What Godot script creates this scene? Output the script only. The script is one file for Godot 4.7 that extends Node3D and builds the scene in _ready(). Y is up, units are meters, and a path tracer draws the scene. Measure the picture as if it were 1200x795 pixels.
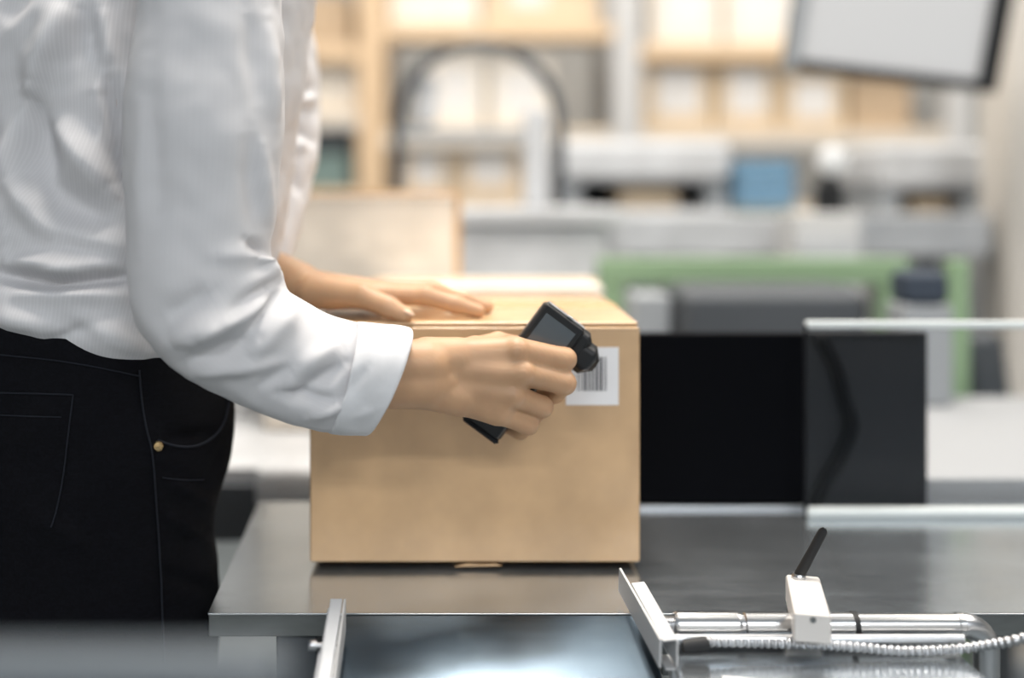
extends Node3D
# A worker scans the label of a carton on a steel packing table in a warehouse.

const FPX := 1265.0          # focal length in pixels of the 1200x795 frame
const PX := 536.0            # where the lens axis meets the frame
const PY := 230.0
const EYE := 1.248           # camera height
const TABLE := 0.85

var M := {}
var taken := {}

# ------------------------------------------------------------------ mesh builder
class MB:
	var v := PackedVector3Array()
	var n := PackedVector3Array()
	var uv := PackedVector2Array()
	var ix := PackedInt32Array()

	func add(p: Vector3, nn: Vector3, t := Vector2.ZERO) -> int:
		v.append(p); n.append(nn); uv.append(t)
		return v.size() - 1

	func tri(a: int, b: int, c: int) -> void:      # turned so that it faces along its normals
		var g := (v[b] - v[a]).cross(v[c] - v[a])
		if g.dot(n[a] + n[b] + n[c]) < 0.0:
			ix.append(a); ix.append(c); ix.append(b)
		else:
			ix.append(a); ix.append(b); ix.append(c)

	func quad(a: int, b: int, c: int, d: int) -> void:
		tri(a, b, c); tri(a, c, d)

	func face(p: Array, nn: Vector3) -> void:
		var s: int = v.size()
		for q in p: add(q, nn)
		for i in range(1, p.size() - 1): tri(s, s + i, s + i + 1)

	func sheet(p00: Vector3, p10: Vector3, p11: Vector3, p01: Vector3, nn: Vector3) -> void:   # a printed face, uv upright
		var a := add(p00, nn, Vector2(0, 1)); var b := add(p10, nn, Vector2(1, 1))
		var c := add(p11, nn, Vector2(1, 0)); var d := add(p01, nn, Vector2(0, 0))
		quad(a, b, c, d)

	func rbox(c: Vector3, size: Vector3, bev := 0.003, basis := Basis.IDENTITY) -> void:
		var h := size / 2.0
		var r: float = minf(bev, minf(h.x, minf(h.y, h.z)) * 0.95)
		var s0 := v.size()
		for k in 8:
			var s := Vector3(1 if k & 1 else -1, 1 if k & 2 else -1, 1 if k & 4 else -1)
			for ax in 3:
				var p := Vector3.ZERO
				for j in 3: p[j] = s[j] * (h[j] if j == ax else h[j] - r)
				var nn := Vector3.ZERO
				nn[ax] = s[ax]
				add(c + basis * p, (basis * nn).normalized(), Vector2(p.x + p.z, p.y))
		for ax in 3:
			var j := (ax + 1) % 3
			var m := (ax + 2) % 3
			for sg in 2:
				var base := sg << ax
				quad(s0 + base * 3 + ax, s0 + (base | 1 << j) * 3 + ax, s0 + (base | 1 << j | 1 << m) * 3 + ax, s0 + (base | 1 << m) * 3 + ax)
			for sj in 2:
				for sm in 2:
					var e := (sj << j) | (sm << m)
					quad(s0 + e * 3 + j, s0 + (e | 1 << ax) * 3 + j, s0 + (e | 1 << ax) * 3 + m, s0 + e * 3 + m)
		for k in 8: tri(s0 + k * 3, s0 + k * 3 + 1, s0 + k * 3 + 2)

	func tube(pts: Array, rad, sides := 12, caps := true, flat_b := 1.0, up := Vector3.ZERO) -> void:
		var m := pts.size()
		var prev := Vector3.ZERO
		var s0 := v.size()
		for i in m:
			var t: Vector3 = (pts[mini(i + 1, m - 1)] - pts[maxi(i - 1, 0)]).normalized()
			var side: Vector3
			if prev == Vector3.ZERO:
				side = t.cross(up if up != Vector3.ZERO else (Vector3.UP if absf(t.y) < 0.9 else Vector3.RIGHT)).normalized()
			else:
				side = (prev - t * prev.dot(t)).normalized()
			prev = side
			var oth := t.cross(side)
			var r: float = rad[i] if rad is Array else rad
			var slope := 0.0
			if rad is Array and m > 8: slope = (rad[mini(i + 1, m - 1)] - rad[maxi(i - 1, 0)]) / maxf((pts[mini(i + 1, m - 1)] - pts[maxi(i - 1, 0)]).length(), 1e-6)
			for k in sides:
				var a := TAU * k / sides
				var o := side * cos(a) + oth * sin(a) * flat_b
				add(pts[i] + o * r, (side * cos(a) + oth * sin(a) / flat_b - t * slope).normalized(), Vector2(float(k) / sides, float(i) / m))
		for i in m - 1:
			for k in sides:
				var k2 := (k + 1) % sides
				quad(s0 + i * sides + k, s0 + i * sides + k2, s0 + (i + 1) * sides + k2, s0 + (i + 1) * sides + k)
		if caps:
			for e in [0, m - 1]:
				var nn: Vector3 = (pts[0] - pts[1]).normalized() if e == 0 else (pts[m - 1] - pts[m - 2]).normalized()
				var c := add(pts[e], nn)
				var f := v.size()
				for k in sides: add(v[s0 + e * sides + k], nn)
				for k in sides: tri(c, f + k, f + (k + 1) % sides)

	func lathe(base: Vector3, dir: Vector3, prof: Array, sides := 24) -> void:   # prof: [radius, height] pairs
		var side := dir.cross(Vector3.UP if absf(dir.y) < 0.9 else Vector3.RIGHT).normalized()
		var oth := dir.cross(side)
		for i in prof.size() - 1:
			var r0: float = prof[i][0]; var h0: float = prof[i][1]
			var r1: float = prof[i + 1][0]; var h1: float = prof[i + 1][1]
			var s0 := v.size()
			for k in sides:
				var a := TAU * k / sides
				var o := side * cos(a) + oth * sin(a)
				var nn := (o * (h1 - h0) + dir * (r0 - r1)).normalized()
				add(base + dir * h0 + o * r0, nn); add(base + dir * h1 + o * r1, nn)
			for k in sides:
				var k2 := (k + 1) % sides
				if r0 < 1e-6: tri(s0 + k * 2, s0 + k * 2 + 1, s0 + k2 * 2 + 1)
				elif r1 < 1e-6: tri(s0 + k * 2, s0 + k2 * 2, s0 + k * 2 + 1)
				else: quad(s0 + k * 2, s0 + k2 * 2, s0 + k2 * 2 + 1, s0 + k * 2 + 1)

	func prism(poly: PackedVector2Array, x: Transform3D, depth: float) -> void:    # polygon in local xy, extruded along local z
		var t := Geometry2D.triangulate_polygon(poly)
		for s in [0, 1]:
			var nn: Vector3 = x.basis.z.normalized() * (1 if s else -1)
			var s0 := v.size()
			for p in poly: add(x * Vector3(p.x, p.y, depth * s), nn)
			for i in range(0, t.size(), 3): tri(s0 + t[i], s0 + t[i + 1], s0 + t[i + 2])
		var area := 0.0
		for i in poly.size(): area += poly[i].cross(poly[(i + 1) % poly.size()])
		for i in poly.size():
			var a := poly[i]; var b := poly[(i + 1) % poly.size()]
			var e := (b - a) * signf(area)
			face([x * Vector3(a.x, a.y, 0), x * Vector3(b.x, b.y, 0), x * Vector3(b.x, b.y, depth), x * Vector3(a.x, a.y, depth)], (x.basis * Vector3(e.y, -e.x, 0)).normalized())

	func ball(c: Vector3, r: Vector3, seg := 16, basis := Basis.IDENTITY) -> void:
		var s0 := v.size()
		var rows := seg / 2
		for i in rows + 1:
			for k in seg:
				var a := PI * i / rows; var b := TAU * k / seg
				var o := Vector3(sin(a) * cos(b), cos(a), sin(a) * sin(b))
				add(c + basis * (o * r), (basis * (o / r)).normalized())
		for i in rows:
			for k in seg:
				var k2 := (k + 1) % seg
				if i > 0: tri(s0 + i * seg + k, s0 + i * seg + k2, s0 + (i + 1) * seg + k)
				if i < rows - 1: tri(s0 + i * seg + k2, s0 + (i + 1) * seg + k2, s0 + (i + 1) * seg + k)

	func mesh() -> ArrayMesh:
		var arr := []
		arr.resize(Mesh.ARRAY_MAX)
		arr[Mesh.ARRAY_VERTEX] = v; arr[Mesh.ARRAY_NORMAL] = n; arr[Mesh.ARRAY_TEX_UV] = uv
		var rev := ix.duplicate()
		for i in range(0, rev.size(), 3):
			var t := rev[i + 1]
			rev[i + 1] = rev[i + 2]; rev[i + 2] = t
		arr[Mesh.ARRAY_INDEX] = rev
		var m := ArrayMesh.new()
		m.add_surface_from_arrays(Mesh.PRIMITIVE_TRIANGLES, arr)
		return m

# A cloth tube: rings given by centre and two half axes, smoothly interpolated, then folded.
class Loft:
	var m := 0
	var k := 0
	var v := PackedVector3Array()
	var n := PackedVector3Array()
	var uv := PackedVector2Array()

	static func cr(a: Vector3, b: Vector3, c: Vector3, d: Vector3, t: float) -> Vector3:
		return 0.5 * (2.0 * b + (c - a) * t + (2.0 * a - 5.0 * b + 4.0 * c - d) * t * t + (3.0 * b - a - 3.0 * c + d) * t * t * t)

	func _init(rings: Array, per: int, sides: int, square := 1.0) -> void:
		k = sides
		var cnt := rings.size()
		var length := 0.0
		var last: Vector3 = rings[0][0]
		for i in cnt - 1:
			var r0: Array = rings[maxi(i - 1, 0)]; var r1: Array = rings[i]; var r2: Array = rings[i + 1]; var r3: Array = rings[mini(i + 2, cnt - 1)]
			for s in per + (1 if i == cnt - 2 else 0):
				var t := float(s) / per
				var c := cr(r0[0], r1[0], r2[0], r3[0], t)
				var a := cr(r0[1], r1[1], r2[1], r3[1], t)
				var b := cr(r0[2], r1[2], r2[2], r3[2], t)
				length += (c - last).length()
				last = c
				for j in k:
					var th := TAU * j / k
					var cs := cos(th); var sn := sin(th)
					if square != 1.0:
						cs = signf(cs) * pow(absf(cs), square); sn = signf(sn) * pow(absf(sn), square)
					v.append(c + a * cs + b * sn)
					uv.append(Vector2(float(j) / k, length))
				m += 1
		normals()

	func normals() -> void:
		n.resize(v.size())
		for i in m:
			var ctr := Vector3.ZERO
			for j in k: ctr += v[i * k + j]
			ctr /= k
			for j in k:
				var du := v[i * k + (j + 1) % k] - v[i * k + (j + k - 1) % k]
				var dv := v[mini(i + 1, m - 1) * k + j] - v[maxi(i - 1, 0) * k + j]
				var q := du.cross(dv).normalized()
				n[i * k + j] = q if q.dot(v[i * k + j] - ctr) >= 0.0 or q.dot(v[i * k + j] - ctr) > -0.002 and false else -q
		# keep one orientation throughout: the majority decides
		var vote := 0
		for i in range(0, v.size(), 7):
			var jj := i % k
			var ii := i / k
			var q := (v[ii * k + (jj + 1) % k] - v[ii * k + (jj + k - 1) % k]).cross(v[mini(ii + 1, m - 1) * k + jj] - v[maxi(ii - 1, 0) * k + jj])
			vote += 1 if q.dot(n[i]) > 0.0 else -1
		var sg := 1.0 if vote > 0 else -1.0
		for i in m:
			for j in k:
				var q := (v[i * k + (j + 1) % k] - v[i * k + (j + k - 1) % k]).cross(v[mini(i + 1, m - 1) * k + j] - v[maxi(i - 1, 0) * k + j])
				n[i * k + j] = (q * sg).normalized()

	func fold(folds: Array, noise: FastNoiseLite = null, amp := 0.0) -> void:   # [u0, v0, u1, v1, width in pixels, height in metres]
		for i in v.size():
			var p := v[i]
			var o := 0.0
			if noise: o += noise.get_noise_3dv(p) * amp
			var front := smoothstep(-0.1, 0.35, n[i].z)
			if front > 0.0:
				var q := Vector2(PX + p.x * FPX / -p.z, PY + (EYE - p.y) * FPX / -p.z)
				for f in folds:
					var a := Vector2(f[0], f[1]); var b := Vector2(f[2], f[3])
					var ab := b - a
					var t := clampf((q - a).dot(ab) / ab.length_squared(), 0.0, 1.0)
					var w: float = f[4] * (0.55 + 0.45 * sin(PI * (0.15 + 0.7 * t)))
					var d := (q - a - ab * t).length() / w
					if d < 2.5: o += f[5] * exp(-d * d) * front * pow(sin(PI * clampf(t, 0.04, 0.96)), 0.7)
			v[i] = p + n[i] * o
		normals()

	func put(mb: MB, cap0 := false, cap1 := false) -> void:
		var s0 := mb.v.size()
		for i in v.size(): mb.add(v[i], n[i], uv[i])
		for i in m - 1:
			for j in k:
				var j2 := (j + 1) % k
				var a := s0 + i * k + j; var b := s0 + i * k + j2; var c := s0 + (i + 1) * k + j2; var d := s0 + (i + 1) * k + j
				mb.tri(a, b, c); mb.tri(a, c, d)
		for e in [0, m - 1]:
			if (e == 0 and cap0) or (e != 0 and cap1):
				var ctr := Vector3.ZERO
				for j in k: ctr += v[e * k + j] / k
				var inner: int = 1 if e == 0 else m - 2
				var nn := (ctr - v[inner * k]).normalized()
				nn = (v[e * k] - v[inner * k]).normalized()
				var c := mb.add(ctr, nn)
				var f := mb.v.size()
				for j in k: mb.add(v[e * k + j], nn)
				for j in k: mb.tri(c, f + j, f + (j + 1) % k)

	func on(u: float, vv: float, lift := 0.001) -> Vector3:     # the camera-side surface point seen at a pixel
		var best := -1
		var bd := 1e9
		for i in v.size():
			if n[i].z < 0.05: continue
			var p := v[i]
			var d := Vector2(PX + p.x * FPX / -p.z - u, PY + (EYE - p.y) * FPX / -p.z - vv).length_squared()
			if d < bd: bd = d; best = i
		var ray := Vector3((u - PX) / FPX, -(vv - PY) / FPX, -1.0)
		var o := Vector3(0, EYE, 0)
		var t := (v[best] - o).dot(n[best]) / ray.dot(n[best])
		if absf(t + v[best].z) > 0.02: t = -v[best].z
		return o + ray * t + n[best] * lift

# Flesh: tapered capsules joined by a smooth minimum and meshed as surface nets.
func flesh(mb: MB, bones: Array, cell: float, soft: float) -> void:
	var lo := Vector3.INF
	var hi := -Vector3.INF
	var kk := 1.0 / soft
	for b in bones:
		var r := maxf(b[2], b[3]) + soft * 4.0
		lo = lo.min((b[0] as Vector3).min(b[1]) - Vector3.ONE * r)
		hi = hi.max((b[0] as Vector3).max(b[1]) + Vector3.ONE * r)
	var nx := int((hi.x - lo.x) / cell) + 3
	var ny := int((hi.y - lo.y) / cell) + 3
	var nz := int((hi.z - lo.z) / cell) + 3
	var f := PackedFloat32Array()
	f.resize(nx * ny * nz)
	for b in bones:
		var a: Vector3 = b[0]
		var ab: Vector3 = b[1] - b[0]
		var ll := maxf(ab.length_squared(), 1e-9)
		var ra: float = b[2]
		var dr: float = b[3] - b[2]
		var r := maxf(b[2], b[3]) + soft * 4.0
		var l0 := ((a.min(b[1]) - Vector3.ONE * r - lo) / cell).floor()
		var h0 := ((a.max(b[1]) + Vector3.ONE * r - lo) / cell).ceil()
		for z in range(maxi(int(l0.z), 0), mini(int(h0.z), nz - 1) + 1):
			for y in range(maxi(int(l0.y), 0), mini(int(h0.y), ny - 1) + 1):
				var row := (z * ny + y) * nx
				for x in range(maxi(int(l0.x), 0), mini(int(h0.x), nx - 1) + 1):
					var q := lo + Vector3(x, y, z) * cell - a
					var t := clampf(q.dot(ab) / ll, 0.0, 1.0)
					var d := (q - ab * t).length() - ra - dr * t
					if d < soft * 4.0: f[row + x] += exp(-maxf(d, -0.1) * kk)
	for i in f.size():
		f[i] = minf(-log(f[i]) * soft, soft * 4.0) if f[i] > 0.0 else soft * 4.0
	var id := {}
	var s0 := mb.v.size()
	var off := [0, 1, nx, nx + 1, nx * ny, nx * ny + 1, nx * ny + nx, nx * ny + nx + 1]
	for z in nz - 1:
		for y in ny - 1:
			for x in nx - 1:
				var i := (z * ny + y) * nx + x
				var mask := 0
				for c in 8:
					if f[i + off[c]] < 0.0: mask |= 1 << c
				if mask == 0 or mask == 255: continue
				var acc := Vector3.ZERO
				var cnt := 0
				for c in 8:
					for ax in 3:
						if c & (1 << ax): continue
						var c2 := c | (1 << ax)
						if ((mask >> c) & 1) == ((mask >> c2) & 1): continue
						var f0 := f[i + off[c]]; var f1 := f[i + off[c2]]
						var p := Vector3(c & 1, (c >> 1) & 1, (c >> 2) & 1)
						p[ax] += f0 / (f0 - f1)
						acc += p; cnt += 1
				id[i] = mb.add(lo + (Vector3(x, y, z) + acc / cnt) * cell, Vector3.ZERO)
	var st := [1, nx, nx * ny]
	var faces := PackedInt32Array()
	for i in id:
		for ax in 3:
			var a0: bool = f[i] < 0.0
			if a0 == (f[i + st[ax]] < 0.0): continue
			var s1: int = st[(ax + 1) % 3]; var s2: int = st[(ax + 2) % 3]
			if not (id.has(i - s1) and id.has(i - s2) and id.has(i - s1 - s2)): continue
			var q := [id[i], id[i - s1], id[i - s1 - s2], id[i - s2]]
			if not a0: q.reverse()
			faces.append_array(PackedInt32Array([q[0], q[1], q[2], q[0], q[2], q[3]]))
	for i in range(0, faces.size(), 3):
		var g := (mb.v[faces[i + 1]] - mb.v[faces[i]]).cross(mb.v[faces[i + 2]] - mb.v[faces[i]])
		for j in 3: mb.n[faces[i + j]] += g
	for i in range(s0, mb.v.size()): mb.n[i] = mb.n[i].normalized()
	mb.ix.append_array(faces)

# ------------------------------------------------------------------ scene helpers
func P(u: float, v: float, d: float) -> Vector3:
	return Vector3((u - PX) * d / FPX, EYE - (v - PY) * d / FPX, -d)

func numbered(called: String) -> String:
	var c: int = taken.get(called, 0)
	taken[called] = c + 1
	return called if c == 0 else "%s_%03d" % [called, c]

func root_of(o: Node3D) -> Node3D:
	while o.get_parent() != self: o = o.get_parent()
	return o

func thing(called: String, label: String, category: String, at: Vector3, group := "") -> Node3D:
	var o := Node3D.new()
	o.name = numbered(called)
	add_child(o)
	o.position = at
	return tag(o, label, category, group)

func tag(o: Node3D, label: String, category: String, group := "", kind := "") -> Node3D:
	if label: o.set_meta("label", label)
	if category: o.set_meta("category", category)
	if group: o.set_meta("group", group)
	if kind: o.set_meta("kind", kind)
	return o

func part(called: String, mb: MB, m: Material, parent: Node3D) -> MeshInstance3D:   # built in world coordinates
	var at := root_of(parent).position
	for i in mb.v.size(): mb.v[i] -= at
	var o := MeshInstance3D.new()
	o.name = called
	o.mesh = mb.mesh()
	o.material_override = m
	if parent.has_node(called):
		var c := 1
		while parent.has_node("%s_%03d" % [called, c]): c += 1
		o.name = "%s_%03d" % [called, c]
	parent.add_child(o, true)
	return o

func single(called: String, mb: MB, m: Material, label: String, category: String, group := "", kind := "") -> MeshInstance3D:
	var box := AABB(mb.v[0], Vector3.ZERO)
	for p in mb.v: box = box.expand(p)
	var at := Vector3(box.get_center().x, box.position.y, box.get_center().z)
	for i in mb.v.size(): mb.v[i] -= at
	var o := MeshInstance3D.new()
	o.name = numbered(called)
	o.mesh = mb.mesh()
	o.material_override = m
	add_child(o)
	o.position = at
	tag(o, label, category, group, kind)
	return o

func copy(o: Node3D, at: Vector3, label: String) -> Node3D:
	var c: Node3D = o.duplicate()
	var nm := String(o.name)
	var r := nm.rfind("_")
	if r > 0 and nm.substr(r + 1).is_valid_int(): nm = nm.substr(0, r)
	c.name = numbered(nm)
	add_child(c)
	c.position = at
	c.set_meta("label", label)
	return c

func bx(c: Vector3, s: Vector3, bev := 0.003, basis := Basis.IDENTITY) -> MB:
	var mb := MB.new()
	mb.rbox(c, s, bev, basis)
	return mb

func noise_image(freq: float, size := 256, octaves := 3, type := FastNoiseLite.TYPE_SIMPLEX_SMOOTH, sd := 1) -> Image:
	var fn := FastNoiseLite.new()
	fn.seed = sd; fn.noise_type = type; fn.frequency = freq; fn.fractal_octaves = octaves
	return fn.get_seamless_image(size, size)

func grey(img: Image, lo: float, hi: float, squeeze := Vector2i(1, 1)) -> ImageTexture:
	var w := img.get_width(); var h := img.get_height()
	var out := Image.create(w, h, false, Image.FORMAT_RGB8)
	for y in h:
		for x in w:
			var g := img.get_pixel(x / squeeze.x * 1, y / squeeze.y * 1).r
			var t := lerpf(lo, hi, g)
			out.set_pixel(x, y, Color(t, t, t))
	return ImageTexture.create_from_image(out)

func mat(c: Color, rough := 0.6, metal := 0.0) -> StandardMaterial3D:
	var m := StandardMaterial3D.new()
	m.albedo_color = c
	m.roughness = rough
	m.metallic = metal
	return m

func tri_tex(m: StandardMaterial3D, scale: float, albedo: Texture2D = null, rough: Texture2D = null, bump: Texture2D = null, cm := 0.02, world := true) -> StandardMaterial3D:
	m.uv1_triplanar = true
	m.uv1_world_triplanar = world
	m.uv1_scale = Vector3.ONE * scale
	if albedo: m.albedo_texture = albedo
	if rough: m.roughness_texture = rough
	if bump:
		m.heightmap_enabled = true
		m.heightmap_texture = bump
		m.heightmap_scale = cm
	return m

func c8(r: int, g: int, b: int) -> Color:
	return Color8(r, g, b)

func make_materials() -> void:
	var blotch := noise_image(0.012, 256, 4)
	var fine := noise_image(0.15, 256, 2, FastNoiseLite.TYPE_VALUE, 4)
	var streak := noise_image(0.03, 512, 4, FastNoiseLite.TYPE_SIMPLEX_SMOOTH, 7)
	var soft_t := grey(blotch, 0.90, 1.0)
	var fine_t := grey(fine, 0.86, 1.0)
	var bump_t := grey(noise_image(0.02, 256, 3, FastNoiseLite.TYPE_SIMPLEX_SMOOTH, 11), 0.0, 1.0)
	var weave_t := grey(fine, 0.0, 1.0)
	# brushed steel: long streaks
	var br := Image.create(512, 512, false, Image.FORMAT_RGB8)
	for y in 512:
		for x in 512:
			var g := 0.65 * streak.get_pixel((x / 10) % 512, y).r + 0.35 * streak.get_pixel(x, (y * 3) % 512).r
			br.set_pixel(x, y, Color(g, g, g))
	var steel_rough := Image.create(512, 512, false, Image.FORMAT_RGB8)
	var worn := noise_image(0.006, 512, 5, FastNoiseLite.TYPE_SIMPLEX_SMOOTH, 23)
	for y in 512:
		for x in 512:
			var g := 0.12 + 0.05 * worn.get_pixel(x, y).r + 0.12 * br.get_pixel(x, y).r
			steel_rough.set_pixel(x, y, Color(g, g, g))
	var steel_rough_t := ImageTexture.create_from_image(steel_rough)
	M.cardboard = tri_tex(mat(c8(217, 179, 135), 0.26), 3.0, soft_t)
	M.cardboard.metallic_specular = 0.8
	M.cardboard_in = tri_tex(mat(c8(150, 112, 76), 0.9), 3.0, soft_t)
	M.cream_card = tri_tex(mat(c8(244, 235, 222), 0.4), 3.0, soft_t)
	M.tan_card = tri_tex(mat(c8(224, 202, 172), 0.5), 3.0, soft_t)
	M.dull_card = tri_tex(mat(c8(198, 174, 146), 0.85), 3.0, soft_t)
	M.paper = mat(c8(226, 224, 222), 0.6)
	M.tape = mat(c8(196, 160, 112), 0.35)
	M.steel = tri_tex(mat(c8(200, 207, 213), 1.0, 0.91), 1.6, grey(worn, 0.92, 1.0), steel_rough_t, ImageTexture.create_from_image(br), 0.004)
	M.ramp_steel = tri_tex(mat(c8(112, 127, 140), 1.0, 1.0), 2.0, grey(worn, 0.85, 1.0), grey(br, 0.20, 0.28))
	M.dark_steel = tri_tex(mat(c8(134, 138, 137), 0.45, 0.7), 1.2, grey(br, 0.75, 1.0))
	M.chrome = mat(c8(206, 206, 206), 0.24, 1.0)
	M.hose_steel = mat(c8(190, 191, 193), 0.3, 1.0)
	M.satin = mat(c8(196, 197, 199), 0.3, 1.0)
	M.white_plastic = mat(c8(206, 202, 198), 0.5)
	M.white_paint = mat(c8(198, 198, 198), 0.45)
	M.grey_paint = tri_tex(mat(c8(204, 206, 209), 0.45), 2.0, soft_t)
	M.bench_top = mat(c8(150, 152, 155), 0.7)
	M.mid_paint = mat(c8(150, 154, 158), 0.5)
	M.guard_paint = mat(c8(70, 79, 87), 0.5)
	M.dark_paint = mat(c8(66, 70, 75), 0.5)
	M.green_paint = mat(c8(134, 160, 126), 0.5)
	M.blue_plastic = mat(c8(104, 142, 170), 0.5)
	M.teal_plastic = mat(c8(112, 132, 128), 0.5)
	M.navy = mat(c8(48, 58, 72), 0.7)
	M.black_plastic = mat(c8(20, 22, 25), 0.35)
	M.black_matt = mat(c8(5, 6, 10), 0.6)
	M.black_matt.metallic_specular = 0.15
	M.charcoal = mat(c8(30, 32, 36), 0.5)
	M.charcoal.metallic_specular = 0.25
	M.rubber = mat(c8(16, 17, 19), 0.6)
	M.shelf = mat(c8(206, 200, 192), 0.6)
	M.rack_tan = mat(c8(214, 186, 152), 0.5)
	M.rack_grey = mat(c8(198, 198, 198), 0.5)
	M.wood = tri_tex(mat(c8(222, 204, 178), 0.7), 1.5, grey(br, 0.85, 1.0))
	M.floor = tri_tex(mat(c8(118, 126, 130), 0.45), 0.4, grey(worn, 0.85, 1.0))
	M.wall = tri_tex(mat(c8(212, 210, 206), 0.9), 0.5, soft_t)
	M.ceiling = mat(c8(196, 208, 222), 0.9)
	M.acrylic = mat(Color(0.5, 0.55, 0.56, 0.015), 0.03)
	M.acrylic.transparency = BaseMaterial3D.TRANSPARENCY_ALPHA
	M.acrylic.metallic_specular = 0.25
	M.acrylic_edge = mat(c8(214, 220, 220), 0.3)
	M.screen_glass = mat(c8(84, 92, 98), 0.15)
	M.skin = tri_tex(mat(c8(199, 158, 122), 0.5), 6.0, grey(blotch, 0.90, 1.0), null, bump_t, 0.012)
	M.skin.subsurf_scatter_enabled = true
	M.skin.subsurf_scatter_strength = 0.12
	M.nail = mat(c8(222, 188, 160), 0.35)
	M.hair = mat(c8(30, 24, 20), 0.5)
	# shirt: fine woven stripes that run down the cloth
	var st := Image.create(64, 8, false, Image.FORMAT_RGB8)
	for x in 64:
		var g := 0.975 + 0.025 * (0.5 + 0.5 * sin(TAU * x / 16.0)) - (0.015 if x % 32 < 4 else 0.0)
		for y in 8: st.set_pixel(x, y, Color(g, g, g))
	M.shirt = mat(c8(209, 208, 210), 0.8)
	M.shirt.albedo_texture = ImageTexture.create_from_image(st)
	M.shirt.uv1_scale = Vector3(42, 4, 1)
	M.shirt.backlight_enabled = true
	M.shirt.backlight = Color(0.12, 0.12, 0.12)
	M.shirt_body = M.shirt.duplicate()
	M.shirt_body.uv1_scale = Vector3(90, 4, 1)
	M.cuff = tri_tex(mat(c8(230, 230, 232), 0.8), 8.0, soft_t)
	M.denim = tri_tex(mat(c8(15, 16, 22), 0.85), 14.0, grey(fine, 0.6, 1.0), null, weave_t, 0.02)
	M.denim.metallic_specular = 0.25
	M.thread = mat(c8(36, 38, 44), 0.9)
	M.thread.metallic_specular = 0.2
	M.brass = mat(c8(205, 176, 130), 0.25, 1.0)
	# the barcode label
	var lb := Image.create(256, 280, false, Image.FORMAT_RGB8)
	lb.fill(c8(236, 235, 236))
	var rng := RandomNumberGenerator.new()
	rng.seed = 12
	var x0 := 56
	while x0 < 196:
		var w: int = [3, 4, 6, 9, 11][rng.randi_range(0, 4)]
		lb.fill_rect(Rect2i(x0, 46, w, 166), c8(58, 60, 68))
		x0 += w + [4, 5, 8][rng.randi_range(0, 2)]
	M.label = mat(Color.WHITE, 0.55)
	M.label.albedo_texture = ImageTexture.create_from_image(lb)

# ------------------------------------------------------------------ main
func _ready() -> void:
	# camera
	var cam := Camera3D.new()
	cam.name = "camera"
	add_child(cam)
	cam.position = Vector3(0, EYE, 0)
	cam.projection = Camera3D.PROJECTION_FRUSTUM
	var ph := CameraAttributesPhysical.new()
	ph.frustum_near = 0.05
	ph.frustum_far = 100.0
	ph.frustum_focal_length = 50.0
	ph.exposure_aperture = 1.4
	ph.frustum_focus_distance = 1.03
	cam.attributes = ph
	cam.near = 0.05
	cam.far = 100.0
	cam.projection = Camera3D.PROJECTION_FRUSTUM
	cam.size = 0.05 * 795.0 / FPX
	cam.frustum_offset = Vector2(0.05 * (600.0 - PX) / FPX, -0.05 * (397.5 - PY) / FPX)
	cam.current = true
	# environment: an indoor hall, only a faint even surround behind its closed walls
	var we := WorldEnvironment.new()
	we.name = "surroundings"
	var env := Environment.new()
	env.background_mode = Environment.BG_COLOR
	env.background_color = c8(200, 208, 218)
	env.tonemap_mode = Environment.TONE_MAPPER_LINEAR
	env.tonemap_exposure = 1.1
	env.sdfgi_enabled = true
	env.ssao_enabled = true
	env.ssil_enabled = true
	we.environment = env
	add_child(we)
	# ceiling lamps: x, z, length x, width z, energy, warm
	make_materials()
	for l in [[0.05, -1.32, 0.6, 1.1, 10.5, 1, "narrow ceiling lamp directly above the big box"], [-1.3, 3.6, 1.6, 0.6, 8.5, 0, "ceiling lamp behind the camera on the worker's side"], [1.6, 3.6, 1.6, 0.6, 13.0, 0, "ceiling lamp behind the camera on the cylinder's side"],
			[2.2, -2.6, 1.5, 0.5, 4.6, 1, "ceiling lamp above the hanging monitor"], [-1.9, -2.9, 1.5, 0.5, 4.6, 1, "ceiling lamp above the conveyor behind the worker"], [0.3, -3.5, 1.5, 0.5, 3.7, 1, "ceiling lamp before the storage rack"], [2.3, -0.9, 0.5, 1.6, 4.5, 1, "ceiling lamp above the right end of the packing table"]]:
		ceiling_lamp(l[0], l[1], l[2], l[3], l[4], l[5] == 1, l[6])
	build_hall()
	build_table()
	build_main_box()
	build_guides()
	build_cylinder()
	build_person()
	build_scanner()
	build_panels()
	build_rear()
	build_machines()
	build_racks()
	build_foreground()

const ROOF := 4.0

func ceiling_lamp(x: float, z: float, lx: float, lz: float, e: float, warm: bool, words: String) -> void:
	var t := thing("ceiling_lamp", words, "lamp", Vector3(x, ROOF - 0.10, z), "ceiling lamps of the hall")
	part("housing", bx(Vector3(x, ROOF - 0.05, z), Vector3(lx + 0.06, 0.08, lz + 0.06), 0.01), M.white_paint, t)
	var glow := StandardMaterial3D.new()
	var c := Color(1.0, 0.97, 0.93) if warm else Color(0.97, 0.985, 1.0)
	glow.albedo_color = Color(0.9, 0.9, 0.9)
	glow.emission_enabled = true
	glow.emission = c
	glow.emission_energy_multiplier = 2.0
	part("diffuser", bx(Vector3(x, ROOF - 0.095, z), Vector3(lx, 0.012, lz), 0.003), glow, t)
	var a := AreaLight3D.new()
	a.name = "lamp_light"
	a.area_size = Vector2(lx, lz)
	a.light_color = c
	a.light_energy = e
	a.area_range = 20.0
	a.shadow_enabled = true
	t.add_child(a)
	a.position = Vector3(0, -0.012, 0)
	a.rotation_degrees = Vector3(-90, 0, 0)

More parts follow.
